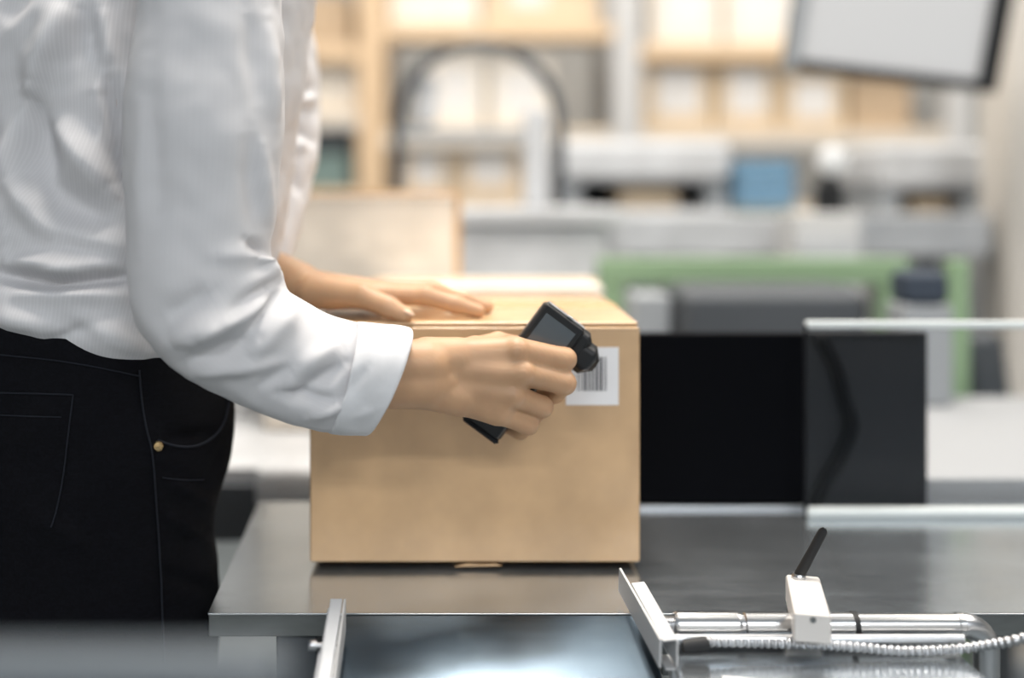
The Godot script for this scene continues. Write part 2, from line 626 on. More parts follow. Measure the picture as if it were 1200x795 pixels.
func slab(called: String, lo: Vector3, hi: Vector3, m: Material, label: String) -> void:
	var o := single(called, bx((lo + hi) / 2.0, hi - lo, 0.0), m, label, "", "", "structure")
	o.set_meta("category", called.split("_")[0])

func build_hall() -> void:
	slab("floor", Vector3(-5, -0.1, -6.2), Vector3(6, 0, 5), M.floor, "smooth grey concrete warehouse floor under everything")
	slab("ceiling", Vector3(-5, ROOF, -6.2), Vector3(6, ROOF + 0.1, 5), M.ceiling, "pale flat warehouse ceiling above the lamps")
	slab("wall_back", Vector3(-5, 0, -6.2), Vector3(6, ROOF, -6.1), M.wall, "pale warehouse wall far behind the racks")
	slab("wall_front", Vector3(-5, 0, 4.9), Vector3(6, ROOF, 5.0), M.wall, "pale warehouse wall on the camera's side")
	slab("wall_left", Vector3(-5.1, 0, -6.2), Vector3(-5, ROOF, 5), M.wall, "pale warehouse wall beyond the worker's back")
	slab("wall_right", Vector3(6, 0, -6.2), Vector3(6.1, ROOF, 5), M.wall, "pale warehouse wall right of the machines")

# ------------------------------------------------------------------ packing table
func build_table() -> void:
	var t := thing("packing_table", "steel packing table with mirror-like top under the big carton", "table", Vector3(0.35, 0, -1.22))
	var top := MB.new()
	# the top narrows slightly: left edge runs from the worker's hip to the far corner
	var poly := PackedVector2Array([Vector2(-0.238, 1.030), Vector2(1.1, 1.030), Vector2(1.1, 1.405), Vector2(-0.258, 1.405)])
	var x := Transform3D(Basis(Vector3(1, 0, 0), Vector3(0, 0, -1), Vector3(0, 1, 0)), Vector3(0, TABLE - 0.0015, 0))
	top.prism(poly, x, 0.0015)
	part("top", top, M.steel, t)
	var rim := MB.new()
	rim.rbox(Vector3(0.431, TABLE - 0.0125, -1.035), Vector3(1.338, 0.0218, 0.008), 0.0015)
	rim.rbox(Vector3(0.421, TABLE - 0.0125, -1.400), Vector3(1.356, 0.0218, 0.008), 0.0015)
	part("front_lip", bx(Vector3(0.431, TABLE - 0.0012, -1.0303), Vector3(1.338, 0.0022, 0.002), 0.0008), M.satin, t)
	part("edge_frame", rim, M.dark_steel, t)
	var ap := MB.new()
	ap.rbox(Vector3(0.43, TABLE - 0.012, -1.2175), Vector3(1.33, 0.02, 0.35), 0.001)
	part("core", ap, M.dark_paint, t)
	for q in [[-0.155, 1.06], [1.06, 1.06], [-0.155, 1.37], [1.06, 1.37]]:
		part("leg", bx(Vector3(q[0], (TABLE - 0.022) / 2.0, -q[1]), Vector3(0.04, TABLE - 0.022, 0.04), 0.003), M.dark_paint, t)
	# sloping chute in front of the table
	var ch := thing("chute_plate", "sloping brushed steel chute plate running from the table edge towards the camera", "chute", Vector3(0.03, 0.72, -0.94))
	var cm := MB.new()
	var cp := []
	var zz := -1.0280
	var yy := 0.8480
	for i in 33:
		var an := deg_to_rad(20.0 + 12.0 * i / 32.0)
		cp.append([Vector3(0, yy, zz), Vector3(0, cos(an), sin(an))])
		yy -= sin(an) * 0.0085; zz += cos(an) * 0.0085
	for side in [1.0, -1.0]:
		for i in 32:
			var o0: Vector3 = cp[i][0] if side > 0 else cp[i][0] - cp[i][1] * 0.003
			var o1: Vector3 = cp[i + 1][0] if side > 0 else cp[i + 1][0] - cp[i + 1][1] * 0.003
			var n0: Vector3 = cp[i][1] * side
			var n1: Vector3 = cp[i + 1][1] * side
			var a := cm.add(o0 + Vector3(-0.111, 0, 0), n0); var b := cm.add(o0 + Vector3(0.181, 0, 0), n0)
			var c := cm.add(o1 + Vector3(0.181, 0, 0), n1); var e := cm.add(o1 + Vector3(-0.111, 0, 0), n1)
			cm.quad(a, b, c, e)
	part("plate", cm, M.ramp_steel, ch)
	part("bracket", bx(Vector3(0.035, 0.822, -1.022), Vector3(0.25, 0.03, 0.012), 0.002), M.dark_steel, ch)
	# flat side shelf to the right of the chute
	var sh := thing("side_shelf", "dark glossy flat shelf in front of the table carrying the steel cylinder", "shelf", Vector3(0.32, 0.8, -0.9))
	part("top", bx(Vector3(0.321, 0.8335, -0.912), Vector3(0.262, 0.005, 0.232), 0.001), M.steel, sh) 
	part("rail", bx(Vector3(0.321, 0.8155, -1.015), Vector3(0.262, 0.03, 0.02), 0.002), M.dark_steel, sh)
	var st := MB.new()
	var cc := P(880, 789, 0.915)
	st.sheet(Vector3(cc.x - 0.022, 0.8363, -0.905), Vector3(cc.x + 0.014, 0.8363, -0.895), Vector3(cc.x + 0.014, 0.8363, -0.918), Vector3(cc.x - 0.022, 0.8363, -0.926), Vector3.UP)
	single("paper_tag", st, M.paper, "small white paper tag lying on the dark shelf below the cylinder", "tag")

func build_main_box() -> void:
	var x0 := -0.1573; var x1 := 0.1945; var d0 := 1.15; var d1 := 1.487
	var y0 := 0.8575; var y1 := 1.1085; var th := 0.005
	var w := x1 - x0; var cx := (x0 + x1) / 2.0; var cz := -(d0 + d1) / 2.0
	var t := thing("cardboard_box", "big brown cardboard box with barcode label on the steel table", "box", Vector3(cx, TABLE, cz))
	part("front_panel", bx(Vector3(cx, (y0 + y1) / 2, -d0 - th / 2), Vector3(w, y1 - y0, th), 0.002), M.cardboard, t)
	part("back_panel", bx(Vector3(cx, (y0 + y1) / 2, -d1 + th / 2), Vector3(w, y1 - y0, th), 0.002), M.cardboard, t)
	for s in [x0 + th / 2, x1 - th / 2]:
		part("side_panel", bx(Vector3(s, (y0 + y1) / 2, cz), Vector3(th, y1 - y0, d1 - d0 - 2 * th), 0.002), M.cardboard, t)
	part("bottom_panel", bx(Vector3(cx, 0.853, cz), Vector3(w - 0.05, 0.005, d1 - d0 - 0.08), 0.001), M.cardboard_in, t)
	var half := (d1 - d0) / 2.0
	# inner flaps, then the two outer flaps that meet along the middle
	for s in [-1, 1]:
		part("inner_flap", bx(Vector3(cx + s * (w / 4 + 0.012), y1 - 0.006, cz), Vector3(w / 2 - 0.03, 0.004, d1 - d0 - 0.014), 0.001), M.cardboard_in, t)
	for s in [-1.0, 1.0]:
		var b := Basis(Vector3.RIGHT, 0.012 * s)
		part("top_flap", bx(Vector3(cx, y1 + 0.0035, cz + s * (half / 2.0 - 0.001)), Vector3(w - 0.002, 0.0045, half - 0.005), 0.0018, b), M.cardboard, t)
	part("top_seam_tape", bx(Vector3(cx, y1 + 0.0066, cz), Vector3(w - 0.004, 0.0006, 0.05), 0.0002), M.tape, t)
	# torn corner of the bottom flap showing under the front panel
	var tear := MB.new()
	tear.prism(PackedVector2Array([Vector2(0, 0), Vector2(0.05, 0.001), Vector2(0.043, 0.0028), Vector2(0.028, 0.0022), Vector2(0.012, 0.003)]), Transform3D(Basis.IDENTITY, Vector3(P(533, 668, d0).x, 0.8535, -d0)), 0.002)
	part("torn_edge", tear, M.cardboard, t)
	var a := P(663, 475, d0); var b2 := P(725, 407, d0)
	part("label_backing", bx(Vector3((a.x + b2.x) / 2, (a.y + b2.y) / 2, -d0 + 0.0003), Vector3(b2.x - a.x, b2.y - a.y, 0.0006), 0.0002), M.paper, t)
	var lb := MB.new()
	lb.sheet(Vector3(a.x + 0.0004, a.y + 0.0004, -d0 + 0.0008), Vector3(b2.x - 0.0004, a.y + 0.0004, -d0 + 0.0008), Vector3(b2.x - 0.0004, b2.y - 0.0004, -d0 + 0.0008), Vector3(a.x + 0.0004, b2.y - 0.0004, -d0 + 0.0008), Vector3(0, 0, 1))
	part("barcode_label", lb, M.label, t).set_meta("label", "white paper label with a black barcode")

# ------------------------------------------------------------------ guide rails of the chute
func plate_between(mb: MB, a: Vector3, b: Vector3, h: float, th: float, lean := 0.0) -> void:     # an upright strip from a to b, a and b at its foot
	var dir := (b - a).normalized()
	var side := dir.cross(Vector3.UP).normalized()
	var up := (side.cross(dir).normalized() + side * lean).normalized()
	var basis := Basis(dir, up, dir.cross(up).normalized())
	mb.rbox((a + b) / 2.0 + up * h / 2.0, Vector3((b - a).length(), h, th), th * 0.3, basis)

func build_guides() -> void:
	var fa := P(727, 692, 1.06); var na := P(775, 783, 0.945)
	var t := thing("guide_rail", "white sheet metal guide rail on the right side of the chute", "rail", Vector3(0.17, 0.82, -1.0), "guide rails along the chute")
	var dir := (na - fa).normalized()
	var out := Vector3(1, 0, 0.1).normalized()
	# inner wall with a pointed far end
	var inner := MB.new()
	var up := dir.cross(out).normalized()
	if up.y < 0: up = -up
	var ln := (na - fa).length()
	var xf := Transform3D(Basis(dir, up, dir.cross(up).normalized()), fa)
	inner.prism(PackedVector2Array([Vector2(0, 0), Vector2(ln, 0), Vector2(ln, 0.0285), Vector2(0.002, 0.0255)]), xf, 0.0022)
	part("inner_wall", inner, M.white_paint, t)
	var fl := MB.new()
	var s := fa + dir * 0.03
	fl.rbox((s + na) / 2.0 + up * 0.0272 + out * 0.007, Vector3((na - s).length(), 0.002, 0.013), 0.0006, Basis(dir, up, dir.cross(up).normalized()))
	part("top_flange", fl, M.white_paint, t)
	var ow := MB.new()
	ow.rbox((s + na) / 2.0 + up * 0.0142 + out * 0.0135, Vector3((na - s).length(), 0.026, 0.002), 0.0006, Basis(dir, up, dir.cross(up).normalized()))
	part("outer_wall", ow, M.white_paint, t)
	part("foot", bx(na + Vector3(0.016, -0.0005, -0.012), Vector3(0.026, 0.002, 0.03), 0.0006), M.white_paint, t)
	part("foot_post", bx(na + Vector3(0.016, -0.010, -0.012), Vector3(0.012, 0.018, 0.012), 0.001), M.satin, t)
	# left rail
	var la := Vector3(-0.104, 0.846, -0.998); var lbk := Vector3(-0.1035, 0.80, -0.86)
	var t2 := thing("guide_rail", "narrow grey guide rail on the left side of the chute nearest the jeans", "rail", Vector3(-0.105, 0.8, -0.93), "guide rails along the chute")
	var w := MB.new()
	plate_between(w, la, lbk, 0.036, 0.0022, -0.03)
	part("inner_wall", w, M.white_paint, t2)
	var tf := MB.new()
	var d2 := (lbk - la).normalized()
	var up2 := Vector3.RIGHT.cross(d2).normalized()
	if up2.y < 0: up2 = -up2
	tf.rbox((la + lbk) / 2 + up2 * 0.035 + Vector3(-0.0065, 0, 0), Vector3((lbk - la).length(), 0.002, 0.011), 0.0006, Basis(d2, up2, d2.cross(up2)))
	part("top_flange", tf, M.grey_paint, t2)
	var ow2 := MB.new()
	plate_between(ow2, la + d2 * 0.012 + Vector3(-0.0125, 0.008, 0), lbk + Vector3(-0.0125, 0.008, 0), 0.026, 0.002)
	part("outer_wall", ow2, M.grey_paint, t2)
	var ft := MB.new()
	plate_between(ft, la + d2 * 0.035 + Vector3(-0.018, -0.012, 0), lbk + Vector3(-0.018, -0.012, 0), 0.024, 0.003)
	part("mounting_strip", ft, M.grey_paint, t2)
	var bo := MB.new()
	bo.lathe(P(378, 757, 0.955) + Vector3(0.006, 0, 0), Vector3.LEFT, [[0.0, 0.018], [0.0042, 0.018], [0.0048, 0.016], [0.0048, 0.011], [0.0028, 0.011], [0.0028, -0.008]], 12)
	part("bolt", bo, M.satin, t2)

func build_cylinder() -> void:
	var t := thing("pneumatic_cylinder", "polished steel cylinder lying on the dark shelf at lower right", "cylinder", Vector3(0.33, 0.845, -0.98))
	var d := 0.985
	var y := P(0, 733, d).y
	var xs := func(u: float) -> float: return (u - PX) * d / FPX
	var segs := [[778, 792, 0.0075], [792, 866, 0.0108], [866, 872, 0.0092], [872, 1000, 0.0104], [1006, 1120, 0.0100]]
	var r := 0.0104
	var thread := MB.new()
	var pr := []
	for i in 14: pr.append([0.0072 + 0.0012 * (i % 2), xs.call(777.0) + i * 0.001])
	thread.lathe(Vector3(0, y, -d), Vector3.RIGHT, [[0.0, pr[0][1]]] + pr, 20)
	part("threaded_end", thread, M.satin, t)
	var cap := MB.new()
	cap.lathe(Vector3(0, y, -d), Vector3.RIGHT, [[0.0, xs.call(790.0)], [0.0112, xs.call(790.0)], [0.0121, xs.call(793.0)], [0.0121, xs.call(864.0)], [0.0114, xs.call(867.0)], [0.0, xs.call(867.0)]], 32)
	part("end_cap", cap, M.chrome, t)
	var body := MB.new()
	body.lathe(Vector3(0, y, -d), Vector3.RIGHT, [[0.0, xs.call(866.0)], [0.0100, xs.call(866.0)], [0.0100, xs.call(871.0)], [0.0114, xs.call(873.0)], [0.0114, xs.call(999.0)], [0.0, xs.call(999.0)]], 32)
	part("barrel", body, M.chrome, t)
	var ring := MB.new()
	ring.lathe(Vector3(0, y, -d), Vector3.RIGHT, [[0.0, xs.call(998.0)], [0.0120, xs.call(998.0)], [0.0120, xs.call(1004.0)], [0.0, xs.call(1004.0)]], 32)
	part("seal_ring", ring, M.rubber, t)
	var rod := MB.new()
	rod.lathe(Vector3(0, y, -d), Vector3.RIGHT, [[0.0, xs.call(1003.0)], [0.0106, xs.call(1003.0)], [0.0106, xs.call(1120.0)], [0.0112, xs.call(1121.0)], [0.0112, xs.call(1128.0)], [0.0, xs.call(1128.0)]], 32)
	part("rod_tube", rod, M.chrome, t)
	var el := MB.new()
	var pts := []
	for i in 10:
		var a := PI / 2 * i / 9.0
		pts.append(Vector3(xs.call(1128.0) + 0.022 * sin(a), y - 0.022 * (1 - cos(a)), -d))
	pts.push_front(Vector3(xs.call(1122.0), y, -d))
	pts.append(pts[-1] + Vector3(0, -0.16, 0))
	el.tube(pts, 0.0110, 24)
	part("elbow", el, M.satin, t)
	var low := MB.new()
	var y2 := P(0, 749, 0.965).y
	low.tube([Vector3((792 - PX) * 0.96 / FPX, y2, -0.965), Vector3((1132 - PX) * 0.96 / FPX, y2, -0.965)], 0.0040, 20)
	part("side_tube", low, M.satin, t)
	# the white clamp block the cylinder runs through, with its antenna
	var b := thing("clamp_block", "white plastic clamp block gripping the steel cylinder", "clamp", Vector3(0.32, 0.845, -1.0))
	var fl := P(931, 755, 0.945); var fr := P(973, 755, 0.945)
	var prof := PackedVector2Array([Vector2(0, 0), Vector2(0.032, 0), Vector2(0.032, 0.0262), Vector2(0, 0.0262)])
	var yaw := Basis(Vector3.UP, deg_to_rad(-13.0))
	var bc := Vector3((fl.x + fr.x) / 2, 0.0, -0.945)
	var blk := MB.new()
	blk.rbox(bc + Vector3(0, fl.y + 0.0130, 0) + yaw * Vector3(0, 0, -0.050), Vector3(0.0315, 0.0260, 0.100), 0.002, yaw)
	part("block", blk, M.white_plastic, b)
	var hole := MB.new()
	hole.lathe(P(953, 727, 0.9445), Vector3(0, 0, 1), [[0.0025, -0.0005], [0.0025, 0.0006], [0.0017, 0.0006], [0.0015, 0.0002], [0.0, 0.0002]], 16)
	part("screw", hole, M.dark_steel, b)
	var an := thing("antenna_stub", "short black rubber antenna leaning up from the white clamp block", "antenna", P(936, 674, 1.03))
	var rodm := MB.new()
	var p0 := P(936, 676, 1.035); var p1 := P(965, 622, 1.03)
	rodm.tube([p0, p0.lerp(p1, 0.5), p0.lerp(p1, 0.93), p1, p1 + (p1 - p0) * 0.05], [0.0052, 0.0046, 0.0044, 0.0040, 0.0018], 16)
	part("rod", rodm, M.rubber, an)
	var bs := MB.new()
	bs.lathe(p0 - Vector3(0, 0.002, 0), Vector3.UP, [[0.0, 0.005], [0.0058, 0.005], [0.0068, 0.003], [0.0068, -0.002], [0.0, -0.002]], 16)
	part("base_nut", bs, M.satin, an)
	# braided steel hose
	var h := thing("steel_hose", "ribbed flexible steel hose curving along the front of the cylinder", "hose", Vector3(0.4, 0.845, -0.94))
	var cv := Curve3D.new()
	for q in [[826, 752, 0.962], [880, 753, 0.964], [940, 755, 0.962], [1000, 758, 0.962], [1057, 763, 0.960], [1118, 761, 0.960], [1160, 756, 0.955], [1200, 748, 0.943], [1260, 728, 0.945], [1330, 700, 0.95]]:
		cv.add_point(P(q[0], q[1], q[2]))
	for i in range(1, cv.point_count - 1):
		var tg := (cv.get_point_position(i + 1) - cv.get_point_position(i - 1)) / 6.0
		cv.set_point_in(i, -tg); cv.set_point_out(i, tg)
	var L := cv.get_baked_length()
	var hp := []; var hr := []
	var steps := int(L / 0.0010)
	for i in steps:
		var q := cv.sample_baked(L * i / (steps - 1), true)
		q.y = maxf(q.y, 0.8412)
		hp.append(q)
		hr.append([0.0034, 0.0040, 0.0047, 0.0049, 0.0047, 0.0040][i % 6])
	var hm := MB.new()
	hm.tube(hp, hr, 14)
	part("sleeve", hm, M.hose_steel, h)
	var cn := MB.new()
	var c0 := P(800, 758, 0.960); var c1 := P(830, 754, 0.962)
	cn.tube([c0, c0.lerp(c1, 0.1), c0.lerp(c1, 0.8), c1], [0.0052, 0.0064, 0.0064, 0.0056], 16)
	part("connector", cn, M.rubber, h)

# ------------------------------------------------------------------ the worker
func ring2(o: Vector2, i: Vector2, d: float, depth: float, tilt := 0.0) -> Array:     # a ring from its outer and inner outline points
	var a := P(o.x, o.y, d); var b := P(i.x, i.y, d)
	return [(a + b) / 2.0, (b - a) / 2.0, Vector3(0, 0, depth)]

func build_person() -> void:
	var origin := Vector3(-0.38, 0, -1.2)
	var who := thing("person", "person in white shirt and black jeans scanning the box, one hand resting on it", "person", origin)
	var f := Vector3(0.966, 0, -0.259)
	var l := Vector3(-0.259, 0, -0.966)
	# --- skin: one continuous body, fine grids for head and hands
	var skin := MB.new()
	var sh_r := Vector3(-0.25, 1.45, -1.04); var sh_l := Vector3(-0.25, 1.46, -1.39)
	var el_r := P(258, 385, 0.99); var el_l := P(325, 150, 1.42)
	var wr_r := P(450, 436, 1.028); var wr_l := P(318, 318, 1.235)
	var hip := Vector3(-0.395, 0.98, -1.21)
	var neck := Vector3(-0.225, 1.58, -1.215)
	var body := []
	body.append([hip + l * 0.06, hip - l * 0.06, 0.09, 0.09])
	body.append([hip, Vector3(-0.36, 1.2, -1.21), 0.10, 0.09])
	body.append([Vector3(-0.36, 1.2, -1.21), Vector3(-0.29, 1.42, -1.21), 0.09, 0.10])
	body.append([Vector3(-0.31, 1.36, -1.14), Vector3(-0.31, 1.36, -1.28), 0.08, 0.08])
	body.append([sh_r + Vector3(-0.02, 0, -0.03), sh_l + Vector3(-0.02, 0, 0.03), 0.042, 0.042])
	body.append([Vector3(-0.275, 1.44, -1.215), neck, 0.06, 0.05])
	body.append([sh_r + Vector3(-0.005, 0, 0.03), el_r, 0.036, 0.034]); body.append([el_r, wr_r, 0.034, 0.020])
	body.append([sh_l, el_l, 0.038, 0.030]); body.append([el_l, P(308, 250, 1.32), 0.028, 0.021]); body.append([P(308, 250, 1.32), wr_l, 0.021, 0.020])
	for s in [[-0.385, -1.14, -1.15], [-0.405, -1.30, -1.33]]:
		var kn := Vector3(s[0] + 0.02, 0.5, s[1]); var an := Vector3(s[0] - 0.01, 0.1, s[2])
		body.append([Vector3(s[0], 0.95, s[1]), kn, 0.078, 0.055]); body.append([kn, an, 0.055, 0.036])
		body.append([an, an + f * 0.14 + Vector3(0, -0.055, 0), 0.036, 0.026])
	flesh(skin, body, 0.013, 0.012)
	# head
	var hc := Vector3(-0.185, 1.665, -1.215)
	var fw := Vector3(0.93, -0.36, -0.05).normalized()
	var up := Vector3(0.36, 0.93, 0).normalized()
	var lat := fw.cross(up).normalized()
	var head := [[neck - Vector3(0.01, 0.03, 0), hc - up * 0.04, 0.052, 0.05], [hc + up * 0.03 - fw * 0.03, hc + up * 0.025 + fw * 0.02, 0.083, 0.078],
		[hc + fw * 0.03 + up * 0.0, hc + fw * 0.045 - up * 0.07, 0.056, 0.038], [hc + fw * 0.055 - up * 0.085, hc + fw * 0.07 - up * 0.085, 0.026, 0.02],
		[hc + fw * 0.088 + up * 0.0, hc + fw * 0.108 - up * 0.038, 0.008, 0.012], [hc + fw * 0.082 - up * 0.062 + lat * 0.016, hc + fw * 0.082 - up * 0.062 - lat * 0.016, 0.008, 0.008]]
	for s in [-1.0, 1.0]:
		head.append([hc + lat * s * 0.078 - up * 0.005, hc + lat * s * 0.084 - up * 0.035 + fw * 0.005, 0.014, 0.010])
		head.append([hc + lat * s * 0.03 + fw * 0.074 + up * 0.012, hc + lat * s * 0.045 + fw * 0.065 + up * 0.010, 0.012, 0.012])
		head.append([hc + lat * s * 0.038 + fw * 0.06 - up * 0.03, hc + lat * s * 0.035 + fw * 0.06 - up * 0.045, 0.026, 0.022])
	flesh(skin, head, 0.006, 0.006)
	flesh(skin, right_hand(), 0.0021, 0.0014)
	flesh(skin, left_hand(), 0.0024, 0.0018)
	part("body", skin, M.skin, who)
	var nail := MB.new()
	nail.ball(P(479, 367, 1.1545), Vector3(0.0068, 0.0030, 0.0052), 14, Basis(Vector3(0, 0, 1), deg_to_rad(-28.0)))
	part("thumbnail", nail, M.nail, who)
	var hair := MB.new()
	flesh(hair, [[hc + up * 0.045 - fw * 0.035, hc + up * 0.05 + fw * 0.03, 0.088, 0.07], [hc - fw * 0.05, hc - fw * 0.06 - up * 0.05, 0.075, 0.055]], 0.009, 0.008)
	part("hair", hair, M.hair, who)
	# --- shirt
	var ns := FastNoiseLite.new()
	ns.seed = 5; ns.frequency = 9.0; ns.fractal_octaves = 3
	var rings := []
	for q in [[-0.400, 1.00, 0.120, 0.135, 0.02], [-0.400, 1.045, 0.135, 0.150, 0.03], [-0.402, 1.088, 0.158, 0.168, 0.036], [-0.400, 1.120, 0.176, 0.182, 0.034], [-0.393, 1.16, 0.180, 0.174, 0.026],
			[-0.378, 1.22, 0.174, 0.166, 0.015], [-0.360, 1.30, 0.172, 0.160, 0.0], [-0.355, 1.38, 0.182, 0.156, -0.01], [-0.348, 1.45, 0.185, 0.155, -0.01], [-0.325, 1.50, 0.165, 0.150, 0.0], [-0.285, 1.545, 0.115, 0.12, 0.0], [-0.245, 1.585, 0.066, 0.066, 0.0]]:
		rings.append([Vector3(q[0], q[1], -1.215), Vector3(q[2], -q[4], -q[2] * 0.16), Vector3(-q[3] * 0.16, 0, -q[3])])
	var torso := Loft.new(rings, 22, 190, 0.92)
	torso.fold([
[118, 5, 130, 100, 10, 0.011], [126, 80, 148, 235, 11, -0.022], [98, 0, 114, 110, 13, -0.012], [104, 50, 134, 180, 10, 0.011],
		[30, 120, 80, 0, 18, 0.016], [0, 210, 42, 90, 15, 0.015], [26, 100, 60, 240, 22, -0.024], [52, 215, 130, 268, 20, -0.020], [58, 140, 130, 222, 20, 0.022],
		[10, 205, 66, 285, 17, 0.012], [-20, 318, 70, 332, 10, -0.022], [45, 334, 160, 324, 9, -0.020], [10, 310, 130, 312, 13, 0.016], [50, 320, 116, 324, 7, 0.008],
		[0, 346, 160, 346, 14, 0.011], [-10, 370, 70, 386, 12, 0.008], [4, 240, 7, 390, 3.0, 0.0025], [50, 266, 160, 288, 16, 0.010], [84, 366, 168, 412, 12, 0.009], [64, 398, 136, 370, 9, -0.005], [0, 30, 50, -40, 14, -0.012]], ns, 0.008)
	var smb := MB.new()
	torso.put(smb)
	var shirt := part("shirt", smb, M.shirt_body, who)
	# right sleeve, nearest the camera: outline points from the shoulder to the cuff
	var sl := []
	for q in [[196, -106, 286, -108, 1.06, 0.040], [178, -88, 310, -90, 1.035, 0.056], [166, -40, 326, -40, 1.005, 0.066], [162, 20, 330, 20, 0.995, 0.066], [155, 80, 332, 80, 0.99, 0.066], [148, 150, 334, 150, 0.985, 0.066], [147, 210, 330, 205, 0.985, 0.065],
			[150, 262, 323, 250, 0.985, 0.064], [152, 312, 317, 286, 0.985, 0.064], [156, 352, 319, 306, 0.985, 0.064], [169, 390, 329, 318, 0.985, 0.063], [197, 424, 332, 331, 0.987, 0.061],
			[238, 452, 339, 344, 0.992, 0.058], [282, 471, 357, 354, 1.0, 0.055], [328, 489, 380, 367, 1.008, 0.052], [366, 500, 403, 376, 1.016, 0.049], [388, 503, 422, 381, 1.02, 0.047], [406, 503, 444, 385, 1.023, 0.044]]:
		sl.append(ring2(Vector2(q[0], q[1]), Vector2(q[2], q[3]), q[4], q[5]))
	var sleeve := Loft.new(sl, 18, 180, 0.96)
	sleeve.fold([
		[332, 318, 298, 298, 8, 0.014], [334, 326, 258, 376, 10, -0.016], [330, 312, 286, 282, 8, -0.011], [322, 338, 230, 400, 12, 0.016], [332, 336, 285, 398, 6, -0.007],
		[200, 402, 262, 372, 14, 0.010], [190, 372, 250, 340, 14, -0.007], [215, 425, 300, 395, 10, -0.008], [290, 420, 350, 360, 16, 0.008], [225, 440, 330, 425, 9, 0.006],
		[345, 468, 405, 425, 10, -0.008], [325, 462, 395, 470, 8, -0.008], [360, 488, 412, 470, 7, 0.006], [340, 440, 400, 400, 12, 0.006], [300, 455, 345, 430, 9, -0.005],
		[312, 20, 326, 150, 10, 0.006], [290, 10, 300, 130, 12, -0.005], [292, 150, 300, 280, 14, -0.006], [308, 170, 318, 270, 9, 0.006], [165, 120, 162, 300, 12, 0.004], [175, 60, 185, 250, 14, -0.003], [250, 300, 310, 300, 12, 0.005]], ns, 0.0045)
	var sm := MB.new()
	sleeve.put(sm, true)
	part("sleeve", sm, M.shirt, shirt)
	# cuff: a stiffer double band over the end of the sleeve
	var cu := []
	for q in [[384, 505, 418, 379, 1.02, 0.050, 0], [388, 507, 424, 378, 1.021, 0.052, 0], [402, 509, 446, 380, 1.023, 0.052, 0], [418, 510, 468, 382, 1.026, 0.051, 0], [428, 510, 480, 385, 1.028, 0.050, 0], [430, 506, 481, 389, 1.029, 0.046, 0], [424, 500, 474, 393, 1.028, 0.043, 0]]:
		var rr := ring2(Vector2(q[0], q[1]), Vector2(q[2], q[3]), q[4], q[5])
		rr[2] = rr[2] + Vector3(0.010, 0.002, 0) * (q[5] / 0.05)      # the near side of the cuff bows towards the hand
		cu.append(rr)
	var cuff := Loft.new(cu, 10, 140, 0.96)
	cuff.fold([[398, 470, 432, 430, 8, -0.003], [410, 490, 440, 480, 6, 0.002]], ns, 0.0018)
	var cm := MB.new()
	cuff.put(cm)
	var cf := part("cuff", cm, M.cuff, shirt)
	# left sleeve, seen beyond the right arm
	var ls := []
	for q in [[268, -70, 352, -70, 1.38, 0.055], [276, 0, 361, 0, 1.39, 0.06], [282, 60, 368, 60, 1.395, 0.06], [286, 120, 375, 122, 1.40, 0.06], [286, 160, 375, 158, 1.385, 0.058], [282, 205, 369, 205, 1.355, 0.056], [274, 248, 358, 250, 1.32, 0.053], [266, 282, 347, 288, 1.285, 0.047], [262, 312, 337, 318, 1.255, 0.042], [264, 332, 331, 334, 1.24, 0.038]]:
		ls.append(ring2(Vector2(q[0], q[1]), Vector2(q[2], q[3]), q[4], q[5]))
	var lsl := Loft.new(ls, 16, 120, 0.96)
	lsl.fold([[345, 30, 362, 110, 8, 0.007], [340, 120, 372, 116, 8, 0.010], [338, 145, 370, 170, 8, -0.010], [340, 180, 362, 160, 9, 0.008], [338, 200, 355, 230, 8, -0.007]], ns, 0.006)
	var lm := MB.new()
	lsl.put(lm)
	part("sleeve", lm, M.shirt, shirt)
	var col := MB.new()
	var cr := []
	for q in [[1.525, 0.072], [1.548, 0.070], [1.572, 0.068], [1.548, 0.076], [1.518, 0.084]]:
		cr.append([Vector3(-0.238 + (q[0] - 1.54) * 0.3, q[0] + 0.03, -1.215), Vector3(q[1], -0.02, 0), Vector3(0, 0, -q[1])])
	Loft.new(cr, 6, 60).put(col)
	part("collar", col, M.cuff, shirt)
	# --- jeans: two tubes that meet in the middle of the pelvis
	var jn := MB.new()
	var jl := []
	for q in [[-0.383, 1.125, 0.138, 0.095, 0.036], [-0.383, 1.09, 0.143, 0.100, 0.035], [-0.385, 1.03, 0.148, 0.105, 0.022], [-0.391, 0.97, 0.147, 0.107, 0.008], [-0.394, 0.91, 0.137, 0.105, 0.0], [-0.389, 0.85, 0.134, 0.102, 0.0], [-0.385, 0.76, 0.131, 0.099, 0.0],
			[-0.378, 0.65, 0.115, 0.092, 0.0], [-0.370, 0.50, 0.095, 0.082, 0.0], [-0.385, 0.30, 0.088, 0.074, 0.0], [-0.395, 0.10, 0.086, 0.072, 0.0], [-0.395, 0.035, 0.088, 0.074, 0.0]]:
		jl.append([Vector3(q[0], q[1], -1.137), f * q[2] + Vector3(0, -q[4], 0), l * q[3]])
	var rj := Loft.new(jl, 14, 130, 0.95)
	rj.fold([[262, 505, 190, 515, 6, -0.004], [258, 600, 200, 560, 10, 0.005], [256, 620, 210, 640, 9, -0.005], [254, 640, 190, 600, 10, 0.005], [250, 690, 180, 670, 10, -0.004], [100, 640, 30, 600, 14, 0.004], [240, 570, 180, 548, 8, -0.003]], ns, 0.004)
	rj.put(jn)
	var jl2 := []
	for q in jl:
		var off: Vector3 = l * (0.135 if q[0].y > 0.8 else 0.16) + Vector3(-0.012 if q[0].y < 0.95 else 0.0, 0, 0)
		jl2.append([q[0] + off, q[1] * 0.97, q[2]])
	Loft.new(jl2, 8, 80, 0.95).put(jn)
